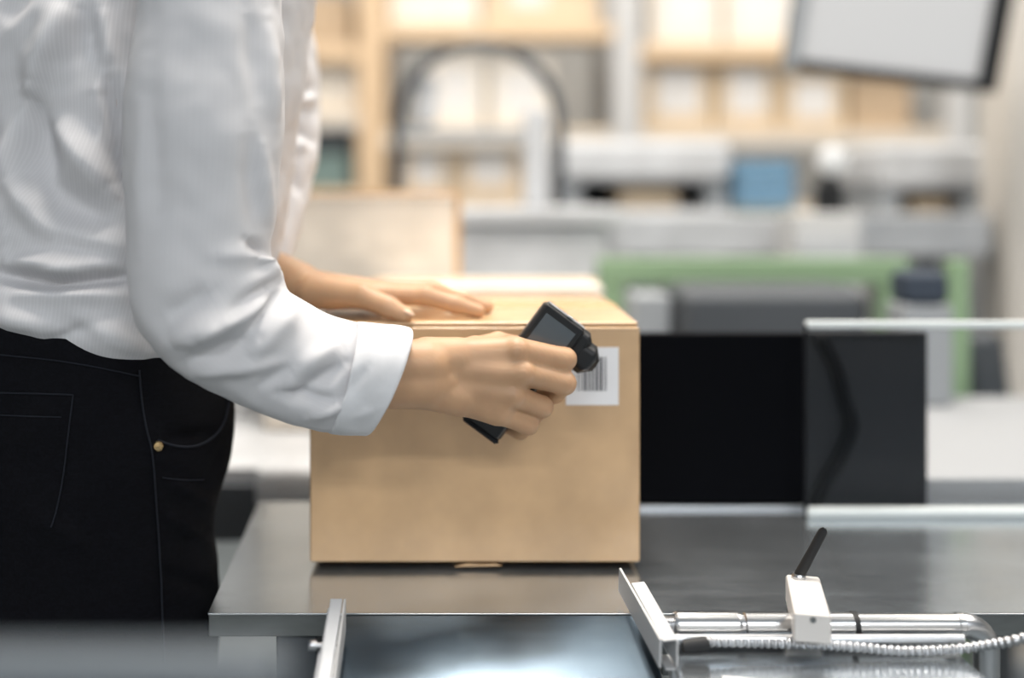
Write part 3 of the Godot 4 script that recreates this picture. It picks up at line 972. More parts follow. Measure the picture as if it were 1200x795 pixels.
	var jeans := part("jeans", jn, M.denim, who)
	# seams and pockets
	var seam := func(called: String, pts: Array, r: float, m: Material, lift := 0.0012) -> MeshInstance3D:
		var cv := Curve2D.new()
		for i in pts.size():
			var tg := Vector2.ZERO
			if i > 0 and i < pts.size() - 1: tg = (Vector2(pts[i + 1][0], pts[i + 1][1]) - Vector2(pts[i - 1][0], pts[i - 1][1])) / 6.0
			cv.add_point(Vector2(pts[i][0], pts[i][1]), -tg, tg)
		var ln := cv.get_baked_length()
		var out := []
		var steps := maxi(int(ln / 6.0), 4)
		for i in steps + 1:
			var q := cv.sample_baked(ln * i / steps)
			out.append(rj.on(q.x, q.y, lift))
		# even out the sampled points
		for it in 2:
			var sm2 := out.duplicate()
			for i in range(1, out.size() - 1): sm2[i] = (out[i - 1] + out[i] * 2.0 + out[i + 1]) / 4.0
			out = sm2
		var mb := MB.new()
		mb.tube(out, r, 6)
		return part(called, mb, m, jeans)
	seam.call("side_seam", [[163, 434], [166, 470], [172, 505], [178, 530], [182, 580], [186, 640], [189, 700], [191, 770], [192, 830]], 0.0011, M.thread)
	seam.call("waistband_stitch", [[-30, 412], [0, 416], [60, 422], [110, 430], [163, 441]], 0.0008, M.thread)
	seam.call("front_pocket_hem", [[184, 516], [205, 523], [230, 523], [250, 512], [262, 495], [267, 472]], 0.0014, M.thread)
	seam.call("front_pocket_stitch", [[190, 560], [215, 563], [238, 562]], 0.0008, M.thread)
	seam.call("back_pocket_hem", [[-30, 460], [20, 461], [60, 462], [86, 463]], 0.0009, M.thread)
	seam.call("back_pocket_stitch", [[-30, 485], [30, 488], [72, 489]], 0.0007, M.thread)
	seam.call("back_pocket_side", [[86, 463], [80, 510], [74, 560], [66, 600], [60, 618]], 0.0009, M.thread)
	var rv := MB.new()
	var rp: Vector3 = rj.on(185, 523, 0.0008)
	rv.lathe(rp, Vector3(0.1, 0.05, 1).normalized(), [[0.0055, -0.001], [0.0052, 0.001], [0.0038, 0.0022], [0.0, 0.0026]], 16)
	part("rivet", rv, M.brass, jeans)
	# shoes
	for s in [[-0.40, -1.15], [-0.43, -1.32]]:
		var sm2 := MB.new()
		var b := Vector3(s[0], 0, s[1])
		flesh(sm2, [[b + Vector3(0, 0.05, 0) - f * 0.05, b + Vector3(0, 0.055, 0) + f * 0.06, 0.045, 0.042], [b + Vector3(0, 0.04, 0) + f * 0.06, b + Vector3(0, 0.034, 0) + f * 0.16, 0.042, 0.033], [b + Vector3(0, 0.06, 0) - f * 0.02, b + Vector3(0, 0.11, 0) - f * 0.02, 0.045, 0.045]], 0.009, 0.006)
		for i in sm2.v.size(): sm2.v[i].y = maxf(sm2.v[i].y, 0.001)
		part("shoe", sm2, M.rubber, who)

func right_hand() -> Array:
	var b := []
	var q := func(u, v, d): return P(u, v, d)
	# wrist and heel of the hand
	b.append([q.call(440, 430, 1.030), q.call(500, 428, 1.040), 0.0255, 0.0240])
	b.append([q.call(440, 448, 1.030), q.call(500, 450, 1.040), 0.0255, 0.0240])
	b.append([q.call(500, 420, 1.045), q.call(535, 420, 1.052), 0.0205, 0.0200])
	b.append([q.call(500, 455, 1.043), q.call(540, 465, 1.050), 0.0205, 0.0190])
	# metacarpals
	b.append([q.call(515, 419, 1.052), q.call(600, 412, 1.054), 0.0170, 0.0145])
	b.append([q.call(515, 432, 1.050), q.call(604, 437, 1.049), 0.0170, 0.0150])
	b.append([q.call(515, 446, 1.050), q.call(596, 462, 1.050), 0.0170, 0.0145])
	b.append([q.call(515, 458, 1.050), q.call(582, 482, 1.054), 0.0165, 0.0140])
	b.append([q.call(540, 440, 1.060), q.call(585, 448, 1.062), 0.0160, 0.0140])
	# the flat back of the hand between the bones
	for z in [[515, 426, 598, 424], [515, 439, 598, 450], [515, 452, 588, 472]]:
		b.append([q.call(z[0], z[1], 1.0515), q.call(z[2], z[3], 1.0530), 0.0168, 0.0142])
	# knuckle heads
	b.append([q.call(606, 411, 1.048), q.call(606, 411, 1.048), 0.0118, 0.0118])
	b.append([q.call(612, 437, 1.044), q.call(612, 437, 1.044), 0.0118, 0.0118])
	b.append([q.call(602, 463, 1.046), q.call(602, 463, 1.046), 0.0110, 0.0110])
	b.append([q.call(587, 484, 1.050), q.call(587, 484, 1.050), 0.0102, 0.0102])
	# wrist bone
	b.append([q.call(510, 438, 1.037), q.call(524, 446, 1.039), 0.0120, 0.0110])
	# fingers: knuckle, middle joint, end joint, tip
	var fg := [
		[[604, 410, 1.053], [662, 421, 1.068], [654, 436, 1.104], [628, 434, 1.116], 0.0124, 0.0112, 0.0098, 0.0088],
		[[608, 436, 1.050], [661, 449, 1.064], [650, 461, 1.104], [622, 456, 1.115], 0.0128, 0.0117, 0.0100, 0.0090],
		[[599, 463, 1.051], [635, 477, 1.064], [626, 486, 1.102], [602, 480, 1.113], 0.0119, 0.0108, 0.0094, 0.0086],
		[[584, 484, 1.054], [619, 498, 1.066], [610, 505, 1.098], [590, 498, 1.109], 0.0108, 0.0098, 0.0086, 0.0078]]
	for f in fg:
		var j := []
		for i in 4: j.append(q.call(f[i][0], f[i][1], f[i][2]))
		b.append([j[0], j[1], f[4], f[5]])
		b.append([j[1], j[2], f[5] * 0.98, f[6]])
		b.append([j[2], j[3], f[6], f[7]])
	# thumb: leaves the side of the palm and closes on the far side of the handset
	var tb := [q.call(520, 424, 1.058), q.call(556, 411, 1.068), q.call(584, 402, 1.096), q.call(606, 404, 1.113)]
	b.append([tb[0], tb[1], 0.0170, 0.0140])
	b.append([tb[1], tb[2], 0.0135, 0.0110])
	b.append([tb[2], tb[3], 0.0108, 0.0090])
	return b

func left_hand() -> Array:
	var b := []
	var q := func(u, v, d): return P(u, v, d)
	b.append([q.call(305, 315, 1.235), q.call(350, 332, 1.222), 0.0270, 0.0240])
	b.append([q.call(305, 315, 1.255), q.call(350, 332, 1.240), 0.0240, 0.0230])
	# metacarpals fan out over the box top
	b.append([q.call(350, 336, 1.215), q.call(440, 346, 1.200), 0.0190, 0.0135])
	b.append([q.call(352, 334, 1.230), q.call(446, 342, 1.225), 0.0190, 0.0135])
	b.append([q.call(352, 335, 1.248), q.call(440, 342, 1.250), 0.0180, 0.0130])
	b.append([q.call(350, 338, 1.262), q.call(426, 345, 1.272), 0.0170, 0.0120])
	var fg := [
		[[440, 346, 1.200], [498, 347, 1.192], [534, 357, 1.190], [560, 365, 1.190], 0.0120, 0.0104, 0.0092, 0.0080],
		[[446, 341, 1.225], [506, 341, 1.224], [544, 352, 1.224], [570, 360, 1.224], 0.0120, 0.0104, 0.0092, 0.0080],
		[[440, 342, 1.250], [498, 341, 1.254], [532, 350, 1.256], [556, 357, 1.257], 0.0114, 0.0098, 0.0088, 0.0076],
		[[426, 345, 1.272], [470, 345, 1.280], [496, 351, 1.284], [516, 355, 1.286], 0.0100, 0.0088, 0.0078, 0.0068]]
	for f in fg:
		var j := []
		for i in 4: j.append(q.call(f[i][0], f[i][1], f[i][2]))
		b.append([j[0], j[1], f[4], f[5]]); b.append([j[1], j[2], f[5], f[6]]); b.append([j[2], j[3], f[6], f[7]])
	# thumb towards the camera
	var tb := [q.call(368, 343, 1.20), q.call(424, 347, 1.178), q.call(455, 360, 1.165), q.call(474, 369, 1.160)]
	b.append([tb[0], tb[1], 0.0200, 0.0135]); b.append([tb[1], tb[2], 0.0130, 0.0112]); b.append([tb[2], tb[3], 0.0112, 0.0092])
	return b

# ------------------------------------------------------------------ the handheld scanner
func build_scanner() -> void:
	var top := P(664, 368, 1.086); var bot := P(562, 504, 1.094)
	var yv := (top - bot).normalized()
	var zv := Vector3(0.10, 0.14, 1.0)
	zv = (zv - yv * zv.dot(yv)).normalized()
	var xv := yv.cross(zv).normalized()
	var b := Basis(xv, yv, zv)
	var ln := (top - bot).length()
	var c := (top + bot) / 2.0
	var t := thing("barcode_scanner", "black handheld barcode scanner with small grey screen held over the label", "scanner", c)
	var g := func(x: float, y: float, z: float) -> Vector3: return c + b * Vector3(x, y, z)
	var h := ln / 2.0
	# body: narrow grip and wider head
	var body := MB.new()
	body.rbox(g.call(0, -0.022, 0), Vector3(0.044, ln - 0.044, 0.020), 0.006, b)
	body.rbox(g.call(0, h - 0.033, 0.001), Vector3(0.050, 0.066, 0.023), 0.005, b)
	part("body", body, M.black_plastic, t)
	var trim := MB.new()
	trim.rbox(g.call(0, h - 0.0006, 0.004), Vector3(0.044, 0.0016, 0.010), 0.0007, b)
	part("top_trim", trim, M.satin, t)
	part("screen_frame", bx(g.call(0, h - 0.031, 0.0126), Vector3(0.045, 0.056, 0.0012), 0.0005, b), M.black_plastic, t)
	part("screen", bx(g.call(-0.0005, h - 0.027, 0.0133), Vector3(0.036, 0.034, 0.0006), 0.0002, b), M.screen_glass, t)
	part("indicator", bx(g.call(0.004, h + 0.0004, 0.0092), Vector3(0.006, 0.0016, 0.0022), 0.0006, b), M.paper, t)
	# scan nose at the back of the head, pointing at the label
	var nose := MB.new()
	nose.rbox(g.call(0.024, h - 0.020, -0.008), Vector3(0.030, 0.036, 0.022), 0.007, b)
	nose.rbox(g.call(0.041, h - 0.026, -0.009), Vector3(0.032, 0.034, 0.023), 0.011, b)
	part("scan_head", nose, M.black_plastic, t)
	part("scan_window", bx(g.call(0.041, h - 0.026, -0.0210), Vector3(0.014, 0.014, 0.001), 0.0004, b), M.charcoal, t)
	for r in 4:
		for k in 3:
			part("key", bx(g.call(-0.012 + k * 0.012, h - 0.078 - r * 0.012, 0.0102), Vector3(0.009, 0.008, 0.0014), 0.0006, b), M.charcoal, t)
	part("end_cap", bx(g.call(0, -h + 0.002, 0), Vector3(0.0445, 0.006, 0.0205), 0.003, b), M.charcoal, t)

# ------------------------------------------------------------------ dark panel and clear guard on the table
func build_panels() -> void:
	var d := 1.372
	var a := P(735, 597, d); var b := P(943, 391, d)
	var t := thing("black_screen", "large black screen standing on the table right of the box", "screen", Vector3((a.x + b.x) / 2, TABLE, -d))
	part("panel", bx(Vector3((a.x + b.x) / 2, (a.y + b.y) / 2 + 0.003, -d - 0.008), Vector3(b.x - a.x, b.y - a.y - 0.006, 0.016), 0.002), M.black_matt, t)
	part("bottom_strip", bx(Vector3((a.x + b.x) / 2, TABLE + 0.0025, -d - 0.006), Vector3(b.x - a.x, 0.005, 0.02), 0.001), M.satin, t)
	a = P(943.5, 600, d); b = P(1089, 390, d)
	var c := thing("charcoal_board", "charcoal board behind the clear guard, beside the black screen", "board", Vector3((a.x + b.x) / 2, TABLE, -d))
	part("panel", bx(Vector3((a.x + b.x) / 2, (TABLE + b.y) / 2 + 0.001, -d - 0.012), Vector3(b.x - a.x, b.y - TABLE - 0.002, 0.016), 0.002), M.charcoal, c)
	var cv := Curve3D.new()
	for q in [[962, 396], [980, 430], [990, 470], [998, 500], [985, 535], [965, 570], [956, 594]]: cv.add_point(P(q[0], q[1], d - 0.006))
	for i in range(1, cv.point_count - 1):
		var tg := (cv.get_point_position(i + 1) - cv.get_point_position(i - 1)) / 6.0
		cv.set_point_in(i, -tg); cv.set_point_out(i, tg)
	var pts := []
	for i in 40: pts.append(cv.sample_baked(cv.get_baked_length() * i / 39.0, true))
	var mb := MB.new()
	mb.tube(pts, 0.0085, 10)
	single("black_cable", mb, M.black_matt, "thick black cable hanging in a bend before the charcoal board", "cable")
	# clear acrylic guard with frosted edges
	var dg := 1.335
	var p := P(945, 0, dg); var yt := P(0, 381, dg).y; var x1 := 1.05
	var g := thing("clear_guard", "clear acrylic guard sheet with frosted edges standing on the table", "guard", Vector3((p.x + x1) / 2, TABLE, -dg))
	var sh := MB.new()
	sh.face([Vector3(p.x, TABLE + 0.012, -dg), Vector3(x1, TABLE + 0.012, -dg), Vector3(x1, yt, -dg), Vector3(p.x, yt, -dg)], Vector3(0, 0, 1))
	part("sheet", sh, M.acrylic, g)
	part("top_edge", bx(Vector3((p.x + x1) / 2, yt, -dg - 0.004), Vector3(x1 - p.x, 0.009, 0.010), 0.002), M.acrylic_edge, g)
	part("side_edge", bx(Vector3(p.x, (TABLE + yt) / 2, -dg - 0.003), Vector3(0.003, yt - TABLE, 0.008), 0.001), M.charcoal, g)
	part("base_channel", bx(Vector3((p.x + x1) / 2, TABLE + 0.006, -dg - 0.003), Vector3(x1 - p.x, 0.012, 0.014), 0.003), M.acrylic_edge, g)

# ------------------------------------------------------------------ cartons
func carton(called: String, at: Vector3, s: Vector3, m: Material, label: String, group := "", paper := Rect2(), yaw := 0.0, tape := true) -> Node3D:     # at: centre of its base
	var t := thing(called, label, "box", at, group)
	var b := Basis(Vector3.UP, yaw)
	part("body", bx(at + Vector3(0, s.y / 2, 0), s, 0.006, b), m, t)
	if tape:
		part("tape", bx(at + Vector3(0, s.y + 0.0004, 0), Vector3(s.x * 0.995, 0.0012, 0.05), 0.0003, b), M.tape, t)
	if paper.size.x > 0:
		part("paper_label", bx(at + b * Vector3(paper.position.x, paper.position.y, s.z / 2 + 0.0008), Vector3(paper.size.x, paper.size.y, 0.0016), 0.0004, b), M.paper, t)
	return t

func build_rear() -> void:
	# rear conveyor on the left, at table height
	var t := thing("rear_conveyor", "white topped conveyor running behind the packing table", "conveyor", Vector3(-0.3, 0, -2.0))
	part("bed", bx(Vector3(-0.45, TABLE - 0.012, -1.99), Vector3(1.50, 0.022, 0.80), 0.004), M.grey_paint, t)
	part("side_frame", bx(Vector3(-0.45, TABLE - 0.065, -1.585), Vector3(1.50, 0.085, 0.02), 0.004), M.dark_paint, t)
	part("side_frame", bx(Vector3(-0.45, TABLE - 0.065, -2.395), Vector3(1.50, 0.085, 0.02), 0.004), M.dark_paint, t)
	for q in [[-1.1, 1.65], [0.2, 1.65], [-1.1, 2.33], [0.2, 2.33]]:
		part("leg", bx(Vector3(q[0], (TABLE - 0.023) / 2, -q[1]), Vector3(0.05, TABLE - 0.023, 0.05), 0.004), M.mid_paint, t)
	var pale := carton("carton", Vector3(-0.165, TABLE, -1.99), Vector3(0.33, 0.400, 0.32), M.cream_card, "tall pale cream carton with tan edges behind the worker's resting hand")
	part("top_edge", bx(Vector3(-0.165, TABLE + 0.4035, -1.829), Vector3(0.334, 0.009, 0.006), 0.001), M.cardboard, pale)
	part("side_edge", bx(Vector3(0.001, TABLE + 0.200, -1.829), Vector3(0.012, 0.400, 0.006), 0.001), M.cardboard, pale)
	carton("carton", Vector3(0.045, TABLE, -1.735), Vector3(0.36, 0.262, 0.17), M.cream_card, "low wide carton with pale lid directly behind the big box")
	carton("carton", Vector3(-0.55, TABLE, -2.1), Vector3(0.36, 0.30, 0.28), M.white_paint, "white carton standing behind the worker on the conveyor", "", Rect2(), 0.0, false)
	# a white paper sheet that lies on the conveyor and hangs over its edge
	var dr := []
	for q in [[0.8530, 1.76, 0.035], [0.8545, 1.70, 0.040], [0.8560, 1.63, 0.042], [0.8555, 1.585, 0.046], [0.846, 1.568, 0.048], [0.825, 1.566, 0.050], [0.800, 1.569, 0.051]]:
		dr.append([Vector3(-0.252 + (1.76 - q[1]) * 0.05, q[0], -q[1]), Vector3(q[2], 0, 0), Vector3(0, 0.0012, 0.0012)])
	var pm := MB.new()
	Loft.new(dr, 6, 24, 0.6).put(pm, true, true)
	single("paper_sheet", pm, M.grey_paint, "white paper sheet hanging over the conveyor edge left of the big box", "paper")
	# white bench on the right
	var w := thing("white_bench", "white bench with a thick front edge behind the clear guard", "bench", Vector3(1.05, 0, -1.75))
	part("top", bx(Vector3(1.08, 0.855, -1.72), Vector3(1.00, 0.04, 0.58), 0.004), M.bench_top, w)
	for q in [[0.62, 1.48], [1.54, 1.48], [0.62, 1.96], [1.54, 1.96]]:
		part("leg", bx(Vector3(q[0], 0.4175, -q[1]), Vector3(0.05, 0.835, 0.05), 0.004), M.grey_paint, w)

func machine(u0: float, u1: float, vt: float, vgap: float, vlow: float, d: float, label: String, parcel: String) -> void:
	var a := P(u0, vt, d); var b := P(u1, vlow, d)
	var cx := (a.x + b.x) / 2; var w := b.x - a.x
	var t := thing("packing_machine", label, "machine", Vector3(cx, 0, -d - 0.25), "packing machines in the background")
	var yg := P(0, vgap, d).y
	part("cabinet", bx(Vector3(cx, b.y / 2 + 0.02, -d - 0.25), Vector3(w, b.y - 0.04, 0.5), 0.012), M.grey_paint, t)
	for sx in [-1, 1]:
		for sz in [-1, 1]:
			part("foot", bx(Vector3(cx + sx * w * 0.44, 0.02, -d - 0.25 + sz * 0.2), Vector3(0.05, 0.04, 0.05), 0.005), M.dark_paint, t)
	part("hood", bx(Vector3(cx, (a.y + yg) / 2, -d - 0.25), Vector3(w, a.y - yg, 0.46), 0.025), M.grey_paint, t)
	for s in [-1, 1]:
		part("post", bx(Vector3(cx + s * (w / 2 - 0.04), (yg + b.y) / 2, -d - 0.25), Vector3(0.06, yg - b.y, 0.4), 0.005), M.mid_paint, t)
	part("back_plate", bx(Vector3(cx, (yg + b.y) / 2, -d - 0.44), Vector3(w - 0.1, yg - b.y, 0.02), 0.002), M.dark_paint, t)
	carton("parcel", Vector3(cx + 0.02, b.y, -d - 0.2), Vector3(w * 0.35, (yg - b.y) * 0.75, 0.2), M.tan_card, parcel, "", Rect2(), 0.0, false)

func build_machines() -> void:
	machine(655, 862, 164, 213, 246, 3.1, "pale grey packing machine with wide hood left of the blue crates", "small tan parcel inside the left packing machine")
	machine(1035, 1168, 168, 222, 258, 3.0, "pale grey packing machine with hood at the right under the hanging monitor", "small tan parcel inside the right packing machine")
	# long pale conveyor run in front of the machines
	var d := 2.75
	var a := P(714, 252, d); var b := P(1158, 300, d)
	var t := thing("long_conveyor", "long pale grey conveyor running across the background under the hoods", "conveyor", Vector3((a.x + b.x) / 2, 0, -d))
	part("side_panel", bx(Vector3((a.x + b.x) / 2, (a.y + b.y) / 2, -d + 0.01), Vector3(b.x - a.x, a.y - b.y, 0.02), 0.006), M.grey_paint, t)
	part("bed", bx(Vector3((a.x + b.x) / 2, a.y - 0.012, -d - 0.13), Vector3(b.x - a.x, 0.02, 0.24), 0.004), M.white_paint, t)
	for k in 4:
		var x := lerpf(a.x + 0.1, b.x - 0.1, k / 3.0)
		part("leg", bx(Vector3(x, (a.y - 0.03) / 2, -d - 0.12), Vector3(0.05, a.y - 0.03, 0.05), 0.004), M.mid_paint, t)
	# white side cover with a dark slot
	var cb := P(970, 300, 2.55)
	var cv := thing("white_cabinet", "white control cabinet standing below the small round lamp", "cabinet", Vector3(cb.x, 0, -2.62))
	part("body", bx(Vector3(cb.x, P(0, 250, 2.55).y / 2, -2.62), Vector3(0.16, P(0, 250, 2.55).y, 0.14), 0.006), M.white_paint, cv)
	part("door", bx(Vector3(cb.x, P(0, 250, 2.55).y / 2 + 0.05, -2.547), Vector3(0.14, P(0, 250, 2.55).y - 0.2, 0.008), 0.003), M.grey_paint, cv)
	# round lamp on a dark base
	var lp := P(975, 188, 2.6)
	var l := thing("round_lamp", "small round white lamp head on a black stand", "lamp", Vector3(lp.x, P(0, 250, 2.6).y, -2.62))
	var hd := MB.new()
	hd.ball(lp, Vector3(0.036, 0.036, 0.036), 20)
	var glow := mat(c8(240, 240, 240), 0.3)
	glow.emission_enabled = true
	glow.emission = Color(1, 1, 1)
	glow.emission_energy_multiplier = 0.12
	part("lamp_globe", hd, glow, l)
	var om := OmniLight3D.new()
	om.name = "globe_light"
	om.light_energy = 0.004
	om.light_size = 0.036
	om.omni_range = 15.0
	om.omni_attenuation = 2.0
	om.shadow_enabled = true
	l.add_child(om)
	om.position = lp - l.position
	var sd := MB.new()
	sd.lathe(Vector3(lp.x, l.position.y, -2.62), Vector3.UP, [[0.0, 0.0], [0.036, 0.0], [0.036, 0.07], [0.02, 0.08], [0.014, 0.12], [0.0, 0.12]], 20)
	part("stand", sd, M.black_plastic, l)
	# crates
	var cr := P(900, 0, 3.05)
	var cy := P(0, 258, 3.05).y
	for k in 3:
		var m: Material = [M.teal_plastic, M.blue_plastic, M.blue_plastic][k]
		var base := Vector3(cr.x, cy + k * 0.068 - 0.03, -3.16)
		var ct := thing("plastic_crate", ["teal plastic crate at the bottom of the small stack in the background", "blue plastic crate in the middle of the small stack", "blue plastic crate topmost of the small stack"][k], "crate", base, "crates stacked by the machines")
		for s in [-1, 1]:
			part("side", bx(base + Vector3(s * 0.075, 0.033, 0), Vector3(0.006, 0.064, 0.2), 0.002), m, ct)
			part("end", bx(base + Vector3(0, 0.033, s * 0.097), Vector3(0.144, 0.064, 0.006), 0.002), m, ct)
		part("bottom", bx(base + Vector3(0, 0.004, 0), Vector3(0.144, 0.006, 0.188), 0.002), m, ct)
		part("rim", bx(base + Vector3(0, 0.060, 0.1015), Vector3(0.156, 0.010, 0.004), 0.001), m, ct)
	var ps := thing("crate_stand", "grey pedestal carrying the blue crates", "stand", Vector3(cr.x, 0, -3.16))
	part("column", bx(Vector3(cr.x, (cy - 0.03) / 2, -3.16), Vector3(0.14, cy - 0.03, 0.16), 0.004), M.mid_paint, ps)
	# green frame
	var dg := 2.3
	var ga := P(700, 303, dg); var gb := P(1062, 332, dg)
	var g := thing("green_stand", "green painted steel machine stand behind the black screen", "stand", Vector3((ga.x + gb.x) / 2, 0, -dg))
	part("beam", bx(Vector3((ga.x + gb.x) / 2, (ga.y + gb.y) / 2, -dg), Vector3(gb.x - ga.x, ga.y - gb.y, 0.05), 0.004), M.green_paint, g)
	for u in [716, 1040]:
		var x := P(u, 0, dg).x
		part("post", bx(Vector3(x, gb.y / 2, -dg), Vector3(0.05, gb.y, 0.05), 0.004), M.green_paint, g)
	var gp := P(1121, 305, 2.1)
	var g2 := thing("green_post", "slim green steel post standing right of the charcoal board", "post", Vector3(gp.x, 0, -2.1))
	part("column", bx(Vector3(gp.x, gp.y / 2, -2.1), Vector3(0.036, gp.y, 0.036), 0.003), M.green_paint, g2)
	part("base_plate", bx(Vector3(gp.x, 0.006, -2.1), Vector3(0.12, 0.012, 0.12), 0.003), M.green_paint, g2)
	# dark machine front below the green beam
	var da := P(795, 338, 2.0); var db := P(1024, 420, 2.0)
	var dk := thing("dark_housing", "dark rounded machine housing below the green beam", "machine", Vector3((da.x + db.x) / 2, 0, -2.1))
	part("hood", bx(Vector3((da.x + db.x) / 2, da.y - 0.10, -2.1), Vector3(db.x - da.x, 0.2, 0.2), 0.03), M.dark_paint, dk)
	part("pedestal", bx(Vector3((da.x + db.x) / 2, (da.y - 0.2) / 2, -2.1), Vector3(0.2, da.y - 0.2, 0.16), 0.01), M.dark_paint, dk)
	var ka := P(778, 346, 2.05)
	var kc := thing("grey_console", "grey console box between the big box and the dark housing", "console", Vector3(ka.x, 0, -2.1))
	part("case", bx(Vector3(ka.x - 0.023, ka.y - 0.09, -2.1), Vector3(0.07, 0.18, 0.12), 0.006), M.mid_paint, kc)
	part("stem", bx(Vector3(ka.x - 0.023, (ka.y - 0.18) / 2, -2.1), Vector3(0.04, ka.y - 0.18, 0.04), 0.003), M.dark_paint, kc)
	# navy bin and pale board right of the green frame
	var na := P(1085, 318, 1.92)
	var nb := thing("navy_bin", "dark blue bin on a grey stand left of the green post", "bin", Vector3(na.x, 0.876, -1.95))
	part("body", bx(Vector3(na.x, na.y - 0.03, -1.95), Vector3(0.08, 0.06, 0.08), 0.012), M.navy, nb)
	part("stand", bx(Vector3(na.x, (0.876 + na.y - 0.06) / 2, -1.95), Vector3(0.09, na.y - 0.06 - 0.876, 0.08), 0.005), M.mid_paint, nb)
	# chair by the right
	var ca := P(1158, 392, 2.25)
	var ch := thing("work_chair", "dark work chair with narrow backrest at the right edge", "chair", Vector3(ca.x + 0.06, 0, -2.3))
	part("backrest", bx(Vector3(ca.x, ca.y - 0.11, -2.25), Vector3(0.085, 0.24, 0.05), 0.025, Basis(Vector3(0, 0, 1), 0.14)), M.dark_paint, ch)
	part("back_bar", bx(Vector3(ca.x + 0.03, ca.y - 0.24, -2.27), Vector3(0.04, 0.12, 0.02), 0.004, Basis(Vector3(0, 0, 1), 0.2)), M.dark_paint, ch)
	part("seat", bx(Vector3(ca.x + 0.07, ca.y - 0.22, -2.34), Vector3(0.22, 0.09, 0.22), 0.03), M.navy, ch)
	var cl := MB.new()
	cl.lathe(Vector3(ca.x + 0.07, 0.05, -2.34), Vector3.UP, [[0.03, 0.0], [0.03, 0.25], [0.02, 0.25], [0.02, ca.y - 0.32]], 16)
	part("column", cl, M.dark_paint, ch)
	for k in 5:
		var an := TAU * k / 5.0
		var lg := MB.new()
		lg.tube([Vector3(ca.x + 0.07, 0.06, -2.34), Vector3(ca.x + 0.07 + cos(an) * 0.22, 0.03, -2.34 + sin(an) * 0.22)], [0.02, 0.014], 10)
		part("leg", lg, M.dark_paint, ch)
	# pale partition at the far right
	var pa := P(1172, 60, 2.7); 
	var pp := thing("white_column", "white column rising at the right edge beside the hanging monitor", "column", Vector3(pa.x + 0.09, 0, -2.75))
	part("shaft", bx(Vector3(pa.x + 0.09, 1.99, -2.75), Vector3(0.16, 3.98, 0.16), 0.008), M.shelf, pp)
	part("base", bx(Vector3(pa.x + 0.09, 0.05, -2.75), Vector3(0.2, 0.1, 0.2), 0.006), M.mid_paint, pp)
	# strapping machine with its dark arch
	var ds := 2.6
	var sa := P(466, 240, ds); var sb := P(656, 240, ds); var sy := P(0, 242, ds).y; var st := P(0, 52, ds).y
	var sm := thing("strapping_machine", "strapping machine with dark arch standing behind the cartons", "machine", Vector3((sa.x + sb.x) / 2, 0, -ds))
	var pts := []
	var rad := (sb.x - sa.x) / 2
	var ctr := Vector3((sa.x + sb.x) / 2, st - rad, -ds)
	pts.append(Vector3(sa.x, sy, -ds))
	pts.append(Vector3(sa.x, (sy + ctr.y) / 2, -ds))
	for i in 21:
		var an := PI - PI * i / 20.0
		pts.append(ctr + Vector3(cos(an), sin(an), 0) * rad)
	pts.append(Vector3(sb.x, (sy + ctr.y) / 2, -ds))
	pts.append(Vector3(sb.x, sy, -ds))
	var ar := MB.new()
	ar.tube(pts, 0.014, 14)
	part("arch", ar, M.dark_paint, sm)
	part("table", bx(Vector3((sa.x + sb.x) / 2 + 0.04, sy - 0.02, -ds), Vector3(0.56, 0.036, 0.4), 0.006), M.grey_paint, sm)
	part("cabinet", bx(Vector3((sa.x + sb.x) / 2 + 0.04, (sy - 0.04) / 2, -ds), Vector3(0.5, sy - 0.04, 0.36), 0.01), M.grey_paint, sm)
	part("column", bx(P(628, 186, ds + 0.03) + Vector3(0, 0, 0), Vector3(0.062, 0.235, 0.05), 0.006), M.grey_paint, sm)
	part("cross_bar", bx(P(545, 156, ds + 0.03), Vector3(0.33, 0.022, 0.03), 0.004), M.mid_paint, sm)
	part("roll_box", bx(P(500, 118, ds + 0.05), Vector3(0.05, 0.12, 0.06), 0.01), M.grey_paint, sm)
	# hanging monitor
	var mc := P(1056, 10, 2.45)
	var mb := Basis(Vector3(0, 0, 1), deg_to_rad(-6.5)) * Basis(Vector3(1, 0, 0), deg_to_rad(8.0))
	var mo := thing("monitor", "large hanging monitor with pale lit screen and dark bezel", "monitor", mc)
	var mw := 0.485; var mh := 0.33
	part("case", bx(mc + mb * Vector3(0, 0, -0.02), Vector3(mw, mh, 0.035), 0.008, mb), M.dark_paint, mo)
	part("side_bezel", bx(mc + mb * Vector3(mw / 2 - 0.02, 0, 0.002), Vector3(0.045, mh, 0.012), 0.003, mb), M.black_plastic, mo)
	part("side_bezel", bx(mc + mb * Vector3(-mw / 2 + 0.014, 0, 0.002), Vector3(0.03, mh, 0.012), 0.003, mb), M.mid_paint, mo)
	part("bottom_bezel", bx(mc + mb * Vector3(0, -mh / 2 + 0.012, 0.0025), Vector3(mw - 0.06, 0.026, 0.012), 0.003, mb), M.black_plastic, mo)
	part("top_bezel", bx(mc + mb * Vector3(0, mh / 2 - 0.012, 0.0025), Vector3(mw - 0.06, 0.026, 0.012), 0.003, mb), M.black_plastic, mo)
	var scr := mat(c8(120, 117, 112), 0.4)
	scr.emission_enabled = true
	scr.emission = Color(0.95, 0.95, 0.95)
	scr.emission_energy_multiplier = 0.13
	part("screen", bx(mc + mb * Vector3(-0.006, 0, 0.001), Vector3(mw - 0.07, mh - 0.04, 0.004), 0.001, mb), scr, mo)
	part("hanger", bx(Vector3(mc.x, (mc.y + mh / 2 + ROOF) / 2, mc.z - 0.04), Vector3(0.04, ROOF - mc.y - mh / 2 + 0.02, 0.04), 0.004), M.mid_paint, mo)
	var al := AreaLight3D.new()
	al.name = "screen_light"
	al.area_size = Vector2(mw - 0.08, mh - 0.05)
	al.light_energy = 0.06
